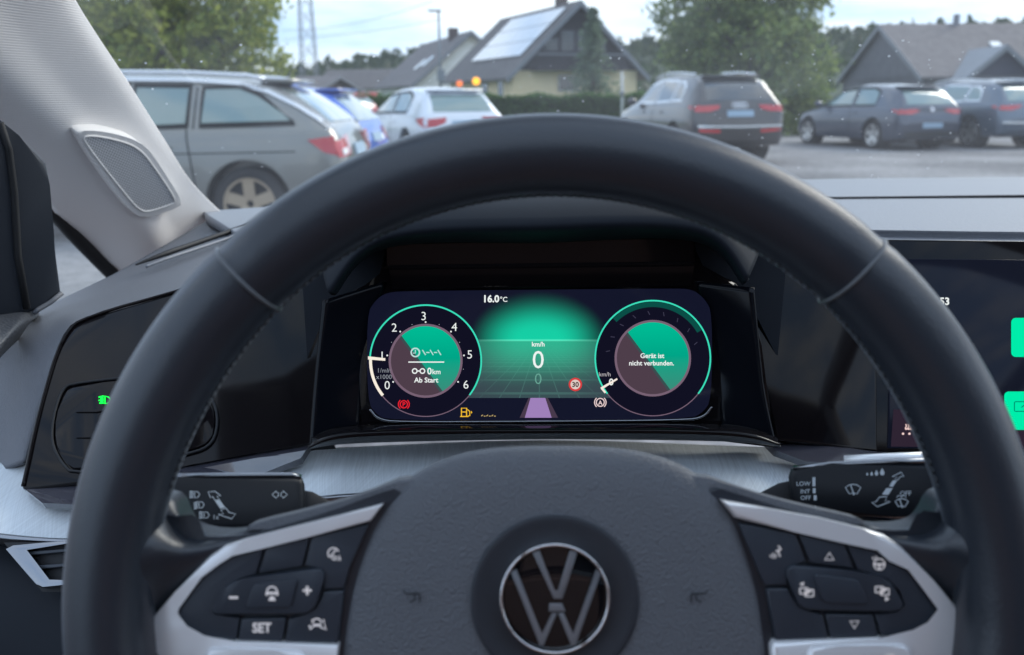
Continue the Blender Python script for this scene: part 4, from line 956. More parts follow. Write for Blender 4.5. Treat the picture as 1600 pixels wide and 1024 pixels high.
# slender conifer by the gabled house
cb = at_y(925, 150, 54); base = Vector((cb.x, cb.y, 0)); t = thing('conifer', 'thin grey-green conifer in front of the gabled house', 'tree', base)
top = at_y(925, 12, 54).z; P = []
for k in range(30):
    z = 1.3+(top-1.3)*k/30; rr = (1-k/31)*1.9*(.75+.35*rng.random())+.15
    for j in range(9):
        a = rng.uniform(0, math.tau); L_ = rr*rng.uniform(.6, 1.05)
        for q in np.linspace(.1, 1, 9): P.append((base.x+math.cos(a)*L_*q, base.y+math.sin(a)*L_*q, z-.28*q*q*rr+rng.normal()*.05))
leaf_mesh('crown', np.array(P)+rng.normal(size=(len(P), 3))*.06, .14, M_lf3, t, .4)
tube('trunk', [base, base+Vector((.05, 0, top*.5)), base+Vector((0, 0, top))], [.14, .09, .02], M_bark, t)

def hedge(label, a, b, h, th, n):
    a, b = Vector(a), Vector(b); c = (a+b)/2; d = b-a
    t = thing('hedge', label, 'hedge', (c.x, c.y, 0))
    bm = bmesh.new(); box(bm, (c.x, c.y, h*.46), (d.length*.98, th*.8, h*.9), math.atan2(d.y, d.x)); bm_obj('core', bm, mat('hedge core', (.02, .035, .012), .9), t)
    s = rng.random(n); nrm = Vector((-d.y, d.x)).normalized()
    k = rng.random(n); z = np.where(k < .35, h*(.92+.1*np.sin(s*23)+rng.normal(size=n)*.03), h*rng.random(n)); of = np.where(k < .35, rng.uniform(-.5, .5, n)*th, -.5*th+rng.normal(size=n)*.05)
    P = np.stack([a.x+d.x*s+(-nrm.x if nrm.y < 0 else nrm.x)*of, a.y+d.y*s+abs(nrm.y)*of, z], 1)
    leaf_mesh('foliage', P, .11, M_hedge, t)
p0, p1 = at_y(742, 165, 44), at_y(1030, 160, 44)
hedge('clipped green hedge in front of the gabled house', (p0.x, p0.y, 0), (p1.x, p1.y, 0), at_y(890, 149, 44).z, 1.3, 6500)
p0, p1 = at_y(560, 160, 58), at_y(650, 160, 62)
hedge('small green bush row left of the white saloon', (p0.x, p0.y, 0), (p1.x, p1.y, 0), 1.5, 1.2, 1200)

# wooded hill
def crest(u):
    return float(np.interp(u, [300, 430, 500, 560, 620, 700, 850, 985, 1040, 1150, 1300, 1340, 1450, 1540, 1600, 1700], [125, 116, 106, 95, 86, 78, 74, 66, 64, 58, 50, 46, 44, 36, 32, 30]))
us = np.linspace(200, 1800, 80); V = []; Y0 = 230
for j, (f, dy) in enumerate(((0, -110), (.35, -60), (.75, -20), (1, 0), (.9, 60))):
    for u in us:
        zt = at_y(u, crest(u)+3, Y0).z; p = at_y(u, 150, Y0+dy); V.append((p.x, p.y, max(zt*f, 0)-.5*(j == 0)))
o = mesh('hill', V, grid_faces(5, 80), mat('hill ground', (.05, .075, .04), .95), None, True); o['kind'] = 'structure'
P = []
for k in range(9000):
    u = rng.uniform(250, 1700); f = rng.random()**.6; dyy = np.interp(f, [0, .35, .75, 1], [-110, -60, -20, 0])
    zt = at_y(u, crest(u)+3, Y0).z*f; p = at_y(u, 150, Y0+dyy); P.append((p.x, p.y, zt+rng.uniform(0, 1.2)+1.6*math.sin(u*.21)*math.sin(u*.083+f*9)))
o = leaf_mesh('distant_wood', np.array(P), 1.1, M_wood, None); tag(o, 'hazy wooded hillside behind the houses', 'wood', kind='stuff')

# ================================================================== houses
M_roof = mat('slate roof', (.115, .105, .105), .8, var=(3, .25), grain=('noise', 8, .5, .03)); M_roofbr = mat('brown roof tiles', (.13, .118, .12), .85, var=(2, .22), grain=('noise', 8, .5, .03))
M_cream = mat('cream render', (.90, .73, .49), .9, var=(1.2, .06)); M_whitew = mat('white render', (.86, .86, .86), .9, var=(1.2, .05))
M_slatew = mat('slate cladding', (.115, .115, .135), .75, var=(2, .15), grain=('noise', 6, .5, .03)); M_woodw = mat('dark timber cladding', (.035, .03, .036), .8, var=(4, .2))
M_winf = mat('window frame', (.6, .6, .6), .5); M_wing = mat('window glass', (.03, .04, .045), .06, spec=.8)
M_solar = mat('solar glass', (.42, .45, .50), .12, spec=1.0, coat=1); M_verge = mat('verge board', (.20, .21, .24), .6); M_brick = mat('chimney brick', (.12, .09, .085), .9)
def house(label, loc, rot, w, d, he, hr, walls, gable, roofm, ov=.5, gz=None):
    t = thing('house', label, 'house', loc, rot)
    hw = w/2
    def B(name, mt, pts, faces, par=t, bev=0): return mesh(name, [Vector(p) for p in pts], faces, mt, par, local=True)
    B('wall', walls, [(-hw, 0, 0), (hw, 0, 0), (hw, d, 0), (-hw, d, 0), (-hw, 0, he), (hw, 0, he), (hw, d, he), (-hw, d, he)], [(0, 1, 5, 4), (1, 2, 6, 5), (2, 3, 7, 6), (3, 0, 4, 7)])
    B('gable', gable, [(-hw, -.06, he), (hw, -.06, he), (0, -.06, hr-.1), (-hw, .3, he), (hw, .3, he), (0, .3, hr-.1)], [(0, 1, 2), (0, 3, 4, 1), (1, 4, 5, 2), (2, 5, 3, 0)])
    B('gable', walls, [(-hw, d, he), (hw, d, he), (0, d, hr-.1)], [(0, 1, 2)])
    sl_ = (hr-he)/hw; rf = []
    for sx in (-1, 1):
        xe = hw+ov; ze = he-ov*sl_; th = .16
        pts = [(0, -ov, hr), (sx*xe, -ov, ze), (sx*xe, d+ov, ze), (0, d+ov, hr)]; pts += [(x, y, z+th) for x, y, z in pts]
        f = [(0, 1, 2, 3), (4, 7, 6, 5), (0, 4, 5, 1), (1, 5, 6, 2), (2, 6, 7, 3), (3, 7, 4, 0)]
        rf.append(B('roof', roofm, pts, f))
        B('verge', M_verge, [(0, -ov-.06, hr-.22), (sx*xe, -ov-.06, ze-.22), (sx*xe, -ov-.06, ze+th), (0, -ov-.06, hr+th), (0, -ov-.01, hr-.22), (sx*xe, -ov-.01, ze-.22), (sx*xe, -ov-.01, ze+th), (0, -ov-.01, hr+th)], [(0, 1, 2, 3), (4, 7, 6, 5), (0, 4, 5, 1), (1, 5, 6, 2), (2, 6, 7, 3), (3, 7, 4, 0)])
    def on_roof(sx, a, y, lift):      # a = 0 at the ridge .. 1 at the eave
        return Vector((sx*(hw)*a, y, hr-(hr-he)*a+.16)) + Vector((sx*(hr-he), 0, hw)).normalized()*lift
    def panel(name, mt, sx, a0, a1, y0, y1, lift, th, par):
        c = [on_roof(sx, a, y, lift) for a, y in ((a0, y0), (a1, y0), (a1, y1), (a0, y1))]; e = [on_roof(sx, a, y, lift-th) for a, y in ((a0, y0), (a1, y0), (a1, y1), (a0, y1))]
        return B(name, mt, c+e, [(0, 1, 2, 3), (4, 7, 6, 5), (0, 4, 5, 1), (1, 5, 6, 2), (2, 6, 7, 3), (3, 7, 4, 0)], par)
    def window(face, c, z0, z1, ww, nm='window', frame=M_winf, glass=M_wing):
        # face: 'g' on the gable end, -1 / 1 on a long wall
        if face == 'g': T = lambda a, z, o_: (c+a, -.07-o_, z)
        else: T = lambda a, z, o_: (face*(hw+o_), c+a, z)
        h = ww/2
        def bx_(n_, mt_, x0, x1, y0, y1, o0, o1, par):
            p = [T(x0, y0, o0), T(x1, y0, o0), T(x1, y1, o0), T(x0, y1, o0), T(x0, y0, o1), T(x1, y0, o1), T(x1, y1, o1), T(x0, y1, o1)]
            return B(n_, mt_, p, [(0, 1, 2, 3), (4, 7, 6, 5), (0, 4, 5, 1), (1, 5, 6, 2), (2, 6, 7, 3), (3, 7, 4, 0)], par)
        f = bx_(nm, frame, -h, h, z0, z1, .0, .05, t); bx_('pane', glass, -h+.07, h-.07, z0+.07, z1-.07, .03, .06, f); return f
    return t, rf, panel, window, B
# main gabled house with the solar roof
p = at_y(900, 150, 64)
t, rf, panel, window, B = house('dark gabled house with cream ground floor and solar panels on its roof', (p.x, p.y, 0), R(21), 9.4, 14, 3.0, 7.35, M_cream, M_woodw, M_roof, .7)
for i in range(6):
    for j in range(3): panel('solar_panel', M_solar, -1, .10+j*.245, .335+j*.245, .5+i*1.72, 2.16+i*1.72, .12, .05, rf[0])
bm = bmesh.new(); box(bm, (0.3, 3.2, 7.5), (.7, .7, 1.4)); bm_obj('chimney', bm, M_brick, rf[0], local=True)
for c in (-1.9, -.7, .5, 1.7): window('g', c, 4.25, 5.6 if abs(c) < 1.4 else 5.1, 1.0, frame=M_slatew)
bm = bmesh.new(); box(bm, (-.1, -.75, 3.05), (6.6, 1.3, .16)); bal = bm_obj('balcony', bm, M_woodw, t, local=True)
bm = bmesh.new(); box(bm, (-.1, -1.36, 4.0), (6.6, .07, .1)); bm_obj('handrail', bm, M_verge, bal, local=True)
for k in range(23):
    bm = bmesh.new(); box(bm, (-3.3+k*.29, -1.36, 3.55), (.16, .04, .85)); bm_obj('baluster', bm, M_woodw, bal, local=True)
window('g', -.6, 1.6, 2.7, 1.6); window(-1, 2.2, .3, 2.4, 1.0, 'door', M_whitew, M_wing); window(-1, 5.5, 1.1, 2.3, 1.2)
# white house beyond
p = at_y(736, 150, 82)
t, rf, panel, window, B = house('white gabled house with grey roof behind the white saloon', (p.x, p.y, 0), R(17), 9.8, 20, 2.7, 6.75, M_whitew, M_whitew, M_roofbr, .6)
for y, a in ((3.0, .5), (5.4, .55)): panel('skylight', M_solar, -1, a, a+.22, y, y+1.3, .1, .05, rf[0])
bm = bmesh.new(); box(bm, (-.4, 4.5, 6.9), (.8, .8, 1.1)); bm_obj('chimney', bm, M_brick, rf[0], local=True)
window('g', -1.2, 1.2, 2.4, 1.2); window('g', 1.0, 3.6, 4.8, 1.0)
# low slate house on the right
p = at_y(1372, 150, 71)
t, rf, panel, window, B = house('low slate house with grey gable behind the dark parked cars', (p.x, p.y, 0), R(-90), 15.5, 22, 2.35, 6.15, M_slatew, M_slatew, M_roofbr, .4)
for y, a in ((6.3, .43), (9.0, .42), (11.6, .30)): panel('skylight', M_whitew, 1, a, a+.16, y, y+.7, .14, .1, rf[1])
bm = bmesh.new(); box(bm, (.2, 5.3, 6.5), (.35, .35, .9)); bm_obj('chimney', bm, M_verge, rf[1], local=True)
bm = bmesh.new(); box(bm, (.2, 14.4, 6.6), (.9, .9, 1.2)); bm_obj('chimney', bm, M_brick, rf[1], local=True)
window(1, 4, .9, 2.0, 1.4); window(1, 8, .9, 2.0, 1.4)
p = at_y(1562, 150, 60)
t, rf, panel, window, B = house('small annex with pointed dark gable at the right edge', (p.x, p.y, 0), R(-8), 4.0, 9, 2.3, 4.05, M_slatew, mat('dark boarding', (.03, .032, .06), .8), mat('pale slate', (.22, .24, .27), .7, var=(3, .15)), .3)
p = at_y(1640, 150, 80)
t, rf, panel, window, B = house('pale roofed house beyond the annex on the far right', (p.x, p.y, 0), R(-80), 9, 14, 3, 5.8, M_whitew, M_whitew, mat('blue-grey roof', (.25, .28, .32), .5), .4)
# far roofs left of the white house
p = at_y(528, 150, 100)
t, rf, panel, window, B = house('brown roofed house low beyond the blue car', (p.x, p.y, 0), R(60), 7, 8, 2.2, 3.6, M_whitew, M_brick, M_roofbr, .5)
p = at_y(612, 150, 115)
t, rf, panel, window, B = house('dark roofed house low behind the white house', (p.x, p.y, 0), R(75), 8, 8, 2.6, 4.7, M_whitew, M_whitew, M_roof, .5)
p = at_y(570, 158, 62); t = thing('awning', 'red awning low beyond the parked cars', 'awning', (p.x, p.y, 0))
mesh('cloth', [p+Vector(q) for q in ((-.8, 0, .25), (.8, 0, .25), (.8, .8, .55), (-.8, .8, .55), (-.8, 0, .1), (.8, 0, .1))], [(0, 1, 2, 3), (4, 5, 1, 0)], mat('red cloth', (.45, .05, .06), .8), t)
for sx in (-.75, .75): tube('post', [(p.x+sx, p.y+.1, 0), (p.x+sx, p.y+.1, p.z+.2)], .04, M_verge, t)

# ================================================================== masts, lamps, wires
M_steel = mat('galvanised steel', (.22, .24, .27), .6, metal=.3); M_pole = mat('pale pole', (.62, .64, .66), .5)
def pylon(label, u, y, h, wb, wt):
    p = at_y(u, 150, y); t = thing('power_pylon', label, 'pylon', (p.x, p.y, 0)); V, Fc = [], []
    def bar(a, b, r):
        v, f = tube('', [a, b], r, None, None, 5, ret=True); n = len(V); V.extend(v); Fc.extend(tuple(i+n for i in q) for q in f)
    def c(k, z):
        w = wb+(wt-wb)*z/h; return Vector((p.x+(-w, w, w, -w)[k], p.y+(-w, -w, w, w)[k], z))
    N = 12
    for k in range(4):
        bar(c(k, 0), c(k, h), .09)
        for i in range(N):
            z0, z1 = h*i/N, h*(i+1)/N; bar(c(k, z0), c((k+1) % 4, z1), .05); bar(c((k+1) % 4, z0), c(k, z1), .05)
    mesh('mast', V, Fc, M_steel, t)
    for z, L_ in ((h*.62, 4.2), (h*.80, 5.2), (h*.93, 3.6)):
        V, Fc = [], []
        for s in (-1, 1): bar(Vector((p.x, p.y, z+.8)), Vector((p.x+s*L_, p.y, z)), .09); bar(Vector((p.x, p.y, z)), Vector((p.x+s*L_, p.y, z)), .09)
        mesh('cross_arm', V, Fc, M_steel, t)
    return p
pylon('tall lattice power pylon in the sky left of centre', 486, 170, 34, 1.5, .7)
for (u0, v0, u1, v1, lab) in ((440, 62, 1010, -60, 'upper power line crossing the sky behind the roofs'), (440, 48, 800, -50, 'top power line rising from the lattice pylon')):
    a, b = at_y(u0, v0, 172), at_y(u1, v1, 120); pts = [a.lerp(b, k/16)-Vector((0, 0, 2.0*math.sin(math.pi*k/16))) for k in range(17)]
    tag(tube('power_line', pts, .035, M_steel, None), lab, 'cable')
p = at_y(689, 150, 60); zt = at_y(689, 17, 60).z
t = thing('street_lamp', 'grey street lamp mast in front of the white house', 'street lamp', (p.x, p.y, 0))
tube('mast', [(p.x, p.y, 0), (p.x, p.y, zt*.6), (p.x, p.y, zt)], [.12, .09, .07], M_steel, t)
bm = bmesh.new(); box(bm, (p.x-.25, p.y, zt), (.85, .28, .12)); bmesh.ops.bevel(bm, geom=list(bm.edges), offset=.03, segments=2, affect='EDGES'); bm_obj('lamp_head', bm, M_steel, t)
bm = bmesh.new(); box(bm, (p.x+.05, p.y-.1, at_y(689, 118, 60).z), (.5, .3, .7)); bm_obj('junction_box', bm, M_steel, t)
p = at_y(972, 150, 38); zt = at_y(972, 112, 38).z
t = thing('marker_post', 'pale thin post standing in front of the green hedge', 'post', (p.x, p.y, 0))
tube('post', [(p.x, p.y, 0), (p.x+.02, p.y, zt*.6), (p.x-.03, p.y, zt)], [.07, .06, .04], M_pole, t); tube('collar', [(p.x, p.y, zt*.55), (p.x, p.y, zt*.65)], .085, M_steel, t)
def warn(u, v, y, r_, c, s, lab):
    p = at_y(u, v, y); t = thing('warning_lamp', lab, 'lamp', (p.x, p.y, 0))
    tube('post', [(p.x, p.y+.06, 0), (p.x, p.y+.06, p.z)], .04, M_steel, t)
    tube('housing', [(p.x, p.y, p.z), (p.x, p.y+.16, p.z)], r_*1.15, M_steel, t, 20)
    tube('lens', [(p.x, p.y-.05, p.z), (p.x, p.y-.03, p.z), (p.x, p.y+.01, p.z)], [r_*.55, r_*.9, r_], emis(lab, c, s), t, 20)
warn(744, 127, 42, .17, (1, .42, .03), 1.1, 'bright amber round lamp left of the cream house'); warn(718, 131, 42, .14, (.95, .22, .06), .7, 'dim orange round lamp beside the amber one')

# ================================================================== parked cars
M_tyre = mat('tyre', (.018, .018, .02), .8); M_arch = mat('arch liner', (.006, .006, .007), .9); M_glass = mat('car glass', (.17, .25, .24), .05, spec=.9, coat=1)  # teal base of the car glass stands in for bright reflections
M_dkglass = mat('dark car glass', (.03, .035, .04), .05, spec=.9, coat=1)
M_red = mat('tail lamp red', (.40, .015, .022), .15, coat=1, emit=(.6, .02, .03), es=.05); M_lampw = mat('lamp clear', (.75, .72, .72), .15, coat=1); M_cladd = mat('black cladding', (.03, .032, .036), .6)
M_alloy = mat('alloy', (.55, .54, .53), .3, metal=.8); M_bronze = mat('dusty alloy', (.46, .37, .27), .4, metal=.6); M_plate = mat('pale blue plate', (.32, .44, .55), .5); M_rail = mat('bright roof rail', (.75, .76, .78), .25, metal=.8); M_line = mat('panel gap', (.01, .01, .012), .7)
# stations: x from the rear, sill, belt, top, half width, half width at the top
ST = {
 'hatch': [(0, .40, .62, .66, .70, .58), (.05, .28, .80, .84, .80, .66), (.12, .24, .92, .98, .85, .70), (.26, .22, .95, 1.15, .88, .64), (.48, .20, .955, 1.34, .895, .60), (.75, .20, .955, 1.405, .90, .585), (1.3, .20, .95, 1.445, .90, .58), (1.9, .20, .94, 1.45, .90, .58), (2.4, .20, .93, 1.39, .90, .59), (2.8, .20, .92, 1.20, .90, .64), (3.15, .20, .90, 1.0, .89, .72), (3.4, .20, .87, .93, .88, .72), (3.9, .22, .78, .84, .85, .70), (4.15, .24, .66, .74, .78, .64), (4.3, .35, .50, .56, .66, .55)],
 'wagon': [(0, .42, .64, .68, .72, .60), (.05, .28, .84, .88, .82, .70), (.14, .24, .97, 1.02, .87, .72), (.32, .22, .99, 1.18, .90, .66), (.62, .20, .99, 1.37, .915, .60), (.9, .20, .985, 1.43, .92, .59), (1.5, .20, .975, 1.465, .92, .58), (2.2, .20, .96, 1.475, .92, .58), (2.9, .20, .945, 1.44, .92, .59), (3.3, .20, .93, 1.25, .92, .64), (3.7, .20, .91, 1.03, .91, .72), (4.0, .20, .87, .94, .90, .73), (4.5, .22, .78, .84, .86, .70), (4.75, .24, .66, .74, .78, .64), (4.9, .35, .50, .56, .66, .55)],
 'suv': [(0, .48, .72, .76, .76, .62), (.05, .36, .92, .96, .86, .74), (.12, .32, 1.05, 1.10, .91, .76), (.26, .30, 1.09, 1.30, .93, .70), (.46, .28, 1.09, 1.52, .945, .65), (.75, .28, 1.085, 1.60, .95, .64), (1.4, .28, 1.07, 1.64, .95, .63), (2.1, .28, 1.06, 1.65, .95, .63), (2.65, .28, 1.05, 1.58, .95, .64), (3.0, .28, 1.03, 1.38, .95, .69), (3.4, .28, 1.01, 1.13, .94, .77), (3.7, .28, .98, 1.06, .93, .78), (4.2, .30, .90, .96, .90, .75), (4.5, .34, .76, .84, .82, .68), (4.63, .45, .60, .66, .70, .58)]}
def car(kind, label, loc, heading, paint, sx=1.0, sz=1.0, glass=M_glass, rimm=M_alloy, wheel_r=.325, axles=(.92, 3.55), rear='hatch', rails=None, group='cars parked on the gravel', cladding=False, win=None, lights=None, backglass=None, pillar_seams=(), chrome=False, plate=True):
    t = thing('parked_car', label, 'car', loc, math.pi/2-heading, group)
    A = np.array(ST[kind]); A = A*np.array([sx, sz, sz, sz, 1, 1])
    n = 70; xs = np.concatenate([np.linspace(0, .5, 16)[:-1], np.linspace(.5, A[-1, 0]-.4, 40)[:-1], np.linspace(A[-1, 0]-.4, A[-1, 0], 12)])
    # monotone-ish interpolation along the length
    I = [np.interp(xs, A[:, 0], A[:, k]) for k in range(1, 6)]
    for k in range(5):
        q = I[k].copy(); q[1:-1] = .25*I[k][:-2]+.5*I[k][1:-1]+.25*I[k][2:]; I[k] = q
    V = []; nc = None
    for i, x in enumerate(xs):
        zb, ze, zt, w, wr = (I[k][i] for k in range(5))
        g = zt-ze
        half = [(0, zb), (.6*w, zb), (.93*w, zb+.02), (.985*w, zb+.12), (w, zb+(ze-zb)*.45), (.995*w, zb+(ze-zb)*.72), (.975*w, ze-.05), (.945*w, ze),
                (.945*w+(wr-.945*w)*.5, ze+g*.50), (wr+(.945*w-wr)*.08, ze+g*.88), (wr*.93, ze+g*.97), (wr*.6, zt+.012), (0, zt+.02)]
        ring = [(x, y, z) for y, z in half] + [(x, -y, z) for y, z in half[-2:0:-1]]
        nc = len(ring); V += ring
    fs = grid_faces(len(xs), nc, True)+[tuple(range(nc)), tuple((len(xs)-1)*nc+k for k in range(nc))[::-1]]
    Vv = [Vector(v) for v in V]; bv = BVHTree.FromPolygons(Vv, fs)
    body = mesh('body', Vv, fs, paint, t, True, local=True)
    bm = bmesh.new(); bm.from_mesh(body.data); bmesh.ops.recalc_face_normals(bm, faces=bm.faces); bm.to_mesh(body.data); bm.free()
    sharp(body, 38)
    ax = [a*sx for a in axles]; tw = .90*A[4, 4]
    # wheel arches cut out of the body
    cutters = []
    for a in ax:
        for s in (-1, 1):
            bm = bmesh.new(); bmesh.ops.create_cone(bm, cap_ends=True, segments=28, radius1=wheel_r+.055, radius2=wheel_r+.055, depth=.5, matrix=Matrix.Translation((a, s*(tw+.04), wheel_r+.01)) @ Matrix.Rotation(math.pi/2, 4, 'X'))
            c = bm_obj('cut', bm, None, t, local=True); cutters.append(c)
            md = body.modifiers.new('arch', 'BOOLEAN'); md.operation = 'DIFFERENCE'; md.object = c; md.solver = 'EXACT'
    bpy.context.view_layer.update()
    me = bpy.data.meshes.new_from_object(body.evaluated_get(bpy.context.evaluated_depsgraph_get()))
    if len(me.polygons) > 500:
        body.modifiers.clear(); old = body.data; body.data = me; bpy.data.meshes.remove(old)
    else: body.modifiers.clear()
    for c in cutters: bpy.data.objects.remove(c)
    def conform(name, shp, axis, side, off, mt, par=None, step=.12):
        """lay a flat outline onto the bodywork from the side, the rear or the front"""
        V2, F2 = shp; bm = bmesh.new(); vs = [bm.verts.new((a, b, 0)) for a, b in V2]
        for f in F2:
            try: bm.faces.new([vs[i] for i in f])
            except ValueError: pass
        lo = [min(v[k] for v in V2) for k in (0, 1)]; hi = [max(v[k] for v in V2) for k in (0, 1)]
        for k in (0, 1):
            q = lo[k]+step
            while q < hi[k]:
                co = Vector((q if k == 0 else 0, q if k == 1 else 0, 0)); no = Vector((1, 0, 0)) if k == 0 else Vector((0, 1, 0))
                bmesh.ops.bisect_plane(bm, geom=list(bm.verts)+list(bm.edges)+list(bm.faces), plane_co=co, plane_no=no); q += step
        lost = []
        for v in bm.verts:
            if axis == 'side': o_, d_ = Vector((v.co.x, side*3, v.co.y)), Vector((0, -side, 0))
            elif axis == 'rear': o_, d_ = Vector((-3, v.co.x, v.co.y)), Vector((1, 0, 0))
            else: o_, d_ = Vector((9, v.co.x, v.co.y)), Vector((-1, 0, 0))
            h = bv.ray_cast(o_, d_)
            if h[0] is None: lost.append(v); continue
            nn = h[1] if h[1].dot(d_) < 0 else -h[1]
            v.co = h[0]+nn*off
        bmesh.ops.delete(bm, geom=lost, context='VERTS')
        r_ = bmesh.ops.extrude_edge_only(bm, edges=[e for e in bm.edges if e.is_boundary])
        vv = [g for g in r_['geom'] if isinstance(g, bmesh.types.BMVert)]
        d_ = Vector((0, -side, 0)) if axis == 'side' else Vector((1 if axis == 'rear' else -1, 0, 0))
        bmesh.ops.translate(bm, verts=vv, vec=d_*.02)
        o_ = bm_obj(name, bm, mt, par or t, True, local=True); sharp(o_, 50); return o_
    Z = lambda z: z*sz
    Xf = lambda x: x*sx
    roof = A[:, 3].max(); belt = float(np.interp(2.0*sx, A[:, 0], A[:, 2]))
    for s in (-1, 1):
        for poly in win:
            if chrome: conform('window_trim', sh_stroke([(Xf(x), Z(z)) for x, z in poly], .05, True), 'side', s, .010, M_rail)
            else: conform('window_seal', sh_stroke([(Xf(x), Z(z)) for x, z in poly], .045, True), 'side', s, .010, M_arch)
            conform('side_window', sh_poly([(Xf(x), Z(z)) for x, z in poly]), 'side', s, .007, glass)
        for x0, x1, z0, z1 in pillar_seams: conform('door_gap', sh_stroke([(Xf(x0), Z(z0)), (Xf((x0+x1)/2), Z((z0+z1)/2)), (Xf(x1), Z(z1))], .014), 'side', s, .004, M_line)
        for xh in (1.55, 2.55):
            h = conform('door_handle', sh_poly([(Xf(xh), belt-.14), (Xf(xh+.22), belt-.14), (Xf(xh+.22), belt-.105), (Xf(xh), belt-.105)]), 'side', s, .025, paint)
        if cladding: conform('sill', sh_poly([(Xf(1.35), .20*sz+.02), (Xf(axles[1]-.42), .20*sz+.02), (Xf(axles[1]-.42), .36*sz), (Xf(1.35), .36*sz)]), 'side', s, .008, M_cladd)
        mx_ = Xf(axles[1]-.62); bm = bmesh.new(); bmesh.ops.create_uvsphere(bm, u_segments=10, v_segments=8, radius=.5, matrix=Matrix.Translation((mx_, s*1.0, belt+.08)) @ Matrix.Diagonal((.16, .22, .15, 1)))
        bm_obj('mirror', bm, paint, t, True, local=True)
        if rails:
            pts = [Vector((x, s*.60, float(np.interp(x, A[:, 0], A[:, 3]))+.035)) for x in np.linspace(Xf(.75), Xf(2.75), 14)]
            tube('roof_rail', pts, .022, rails, t, local=True)
    conform('rear_window', sh_poly([(y, Z(z)) for y, z in backglass]), 'rear', 1, .007, glass)
    wsz = [(-.62, belt+.10), (.62, belt+.10), (.52, roof-.07), (-.52, roof-.07)]
    conform('front_window', sh_poly(wsz), 'front', 1, .007, glass)
    for poly, mt in lights:
        for s in (-1, 1): conform('tail_lamp' if mt is M_red else 'lamp_insert', sh_poly([(s*y, Z(z)) for y, z in poly]), 'rear', 1, .012 if mt is M_red else .018, mt)
    if lights:      # lamps wrap round the corner onto the flank
        zz = [z for _, z in lights[0][0]]; z0, z1 = min(zz), max(zz)
        for s in (-1, 1): conform('tail_lamp', sh_poly([(.10, Z(z0+.02)), (.20, Z(z0+.05)), (.34, Z(z1-.03)), (.12, Z(z1))]), 'side', s, .012, M_red)
    if plate:
        zc_ = Z(.78 if kind != 'suv' else .92) if plate is True else Z(plate)
        conform('number_plate', sh_poly([(-.26, zc_-.055), (.26, zc_-.055), (.26, zc_+.055), (-.26, zc_+.055)]), 'rear', 1, .016, M_plate)
    conform('lower_bumper', sh_poly([(-.70, Z(.30)), (.70, Z(.30)), (.72, Z(.42)), (-.72, Z(.42))]), 'rear', 1, .014, M_cladd)
    # spoiler over the rear window
    bm = bmesh.new(); xr = float(np.interp(roof-.10*sz, A[:9, 3], A[:9, 0])); box(bm, (xr+.02, 0, roof-.055*sz), (.30, 1.10, .035)); bmesh.ops.bevel(bm, geom=list(bm.edges), offset=.012, segments=2, affect='EDGES'); bm_obj('spoiler', bm, paint, t, True, local=True)
    # wheels
    first = None
    for a in ax:
        for s in (-1, 1):
            c = Vector((a, s*tw*.965, wheel_r))
            def lathe(prof, nn=36):
                V_ = []
                for k in range(nn):
                    q = k*math.tau/nn
                    V_ += [Vector((c.x+r_*math.cos(q), c.y+s*o_, c.z+r_*math.sin(q))) for r_, o_ in prof]
                m_ = len(prof); f_ = [(k*m_+j, k*m_+j+1, ((k+1) % nn)*m_+j+1, ((k+1) % nn)*m_+j) for k in range(nn) for j in range(m_-1)]
                return V_, f_
            R0 = wheel_r
            V_, f_ = lathe([(R0*.66, -.09), (R0*.92, -.10), (R0, -.07), (R0, .06), (R0*.95, .09), (R0*.72, .095), (R0*.66, .08)]); wh = mesh('wheel', V_, f_, M_tyre, t, True, local=True)
            V_, f_ = lathe([(R0*.70, .092), (R0*.66, .085), (R0*.62, .05), (R0*.60, .0), (.001, -.02)]); mesh('rim_barrel', V_, f_, mat('rim dark', (.05, .05, .05), .6) if False else M_cladd, wh, True, local=True)
            V_, f_ = lathe([(R0*.71, .093), (R0*.70, .099), (R0*.645, .096), (R0*.635, .07)]); 
            for k in range(5):
                q = k*math.tau/5+.3
                for e in (0,):
                    d1 = Vector((math.cos(q), 0, math.sin(q))); d2 = Vector((-math.sin(q), 0, math.cos(q))); Y_ = Vector((0, s, 0))
                    pts = [c+d1*.03+d2*.05+Y_*.07, c+d1*R0*.66+d2*.052+Y_*.088, c+d1*R0*.66-d2*.052+Y_*.088, c+d1*.03-d2*.05+Y_*.07]
                    n0 = len(V_); V_ += pts + [p_-Y_*.03 for p_ in pts]; f_ += [tuple(n0+i for i in q_) for q_ in ((0, 1, 2, 3), (4, 7, 6, 5), (0, 4, 5, 1), (1, 5, 6, 2), (2, 6, 7, 3), (3, 7, 4, 0))]
            mesh('rim', V_, f_, rimm, wh, local=True)
            # dark liner inside the arch
            bm = bmesh.new(); bmesh.ops.create_cone(bm, cap_ends=False, segments=28, radius1=wheel_r+.052, radius2=wheel_r+.052, depth=.22, matrix=Matrix.Translation((a, s*(tw-.10), wheel_r+.01)) @ Matrix.Rotation(math.pi/2, 4, 'X')); bm_obj('arch_liner', bm, M_arch, t, True, local=True)
    return t, conform, A
def rear_at(u, y): p = at_y(u, 150, y); return (p.x, p.y, 0)
P_grey = mat('silver grey-green paint', (.215, .215, .20), .28, metal=.4, coat=1); P_white = mat('white paint', (.76, .80, .86), .3, coat=1); P_brown = mat('grey-brown paint', (.05, .046, .048), .3, metal=.3, coat=1)
P_navy = mat('dark navy paint', (.05, .062, .095), .3, metal=.3, coat=1); P_blue2 = mat('steel blue paint', (.09, .12, .165), .3, metal=.4, coat=1); P_blue = mat('bright blue paint', (.03, .12, .55), .3, coat=1); P_redc = mat('dark red paint', (.35, .03, .05), .3, coat=1)
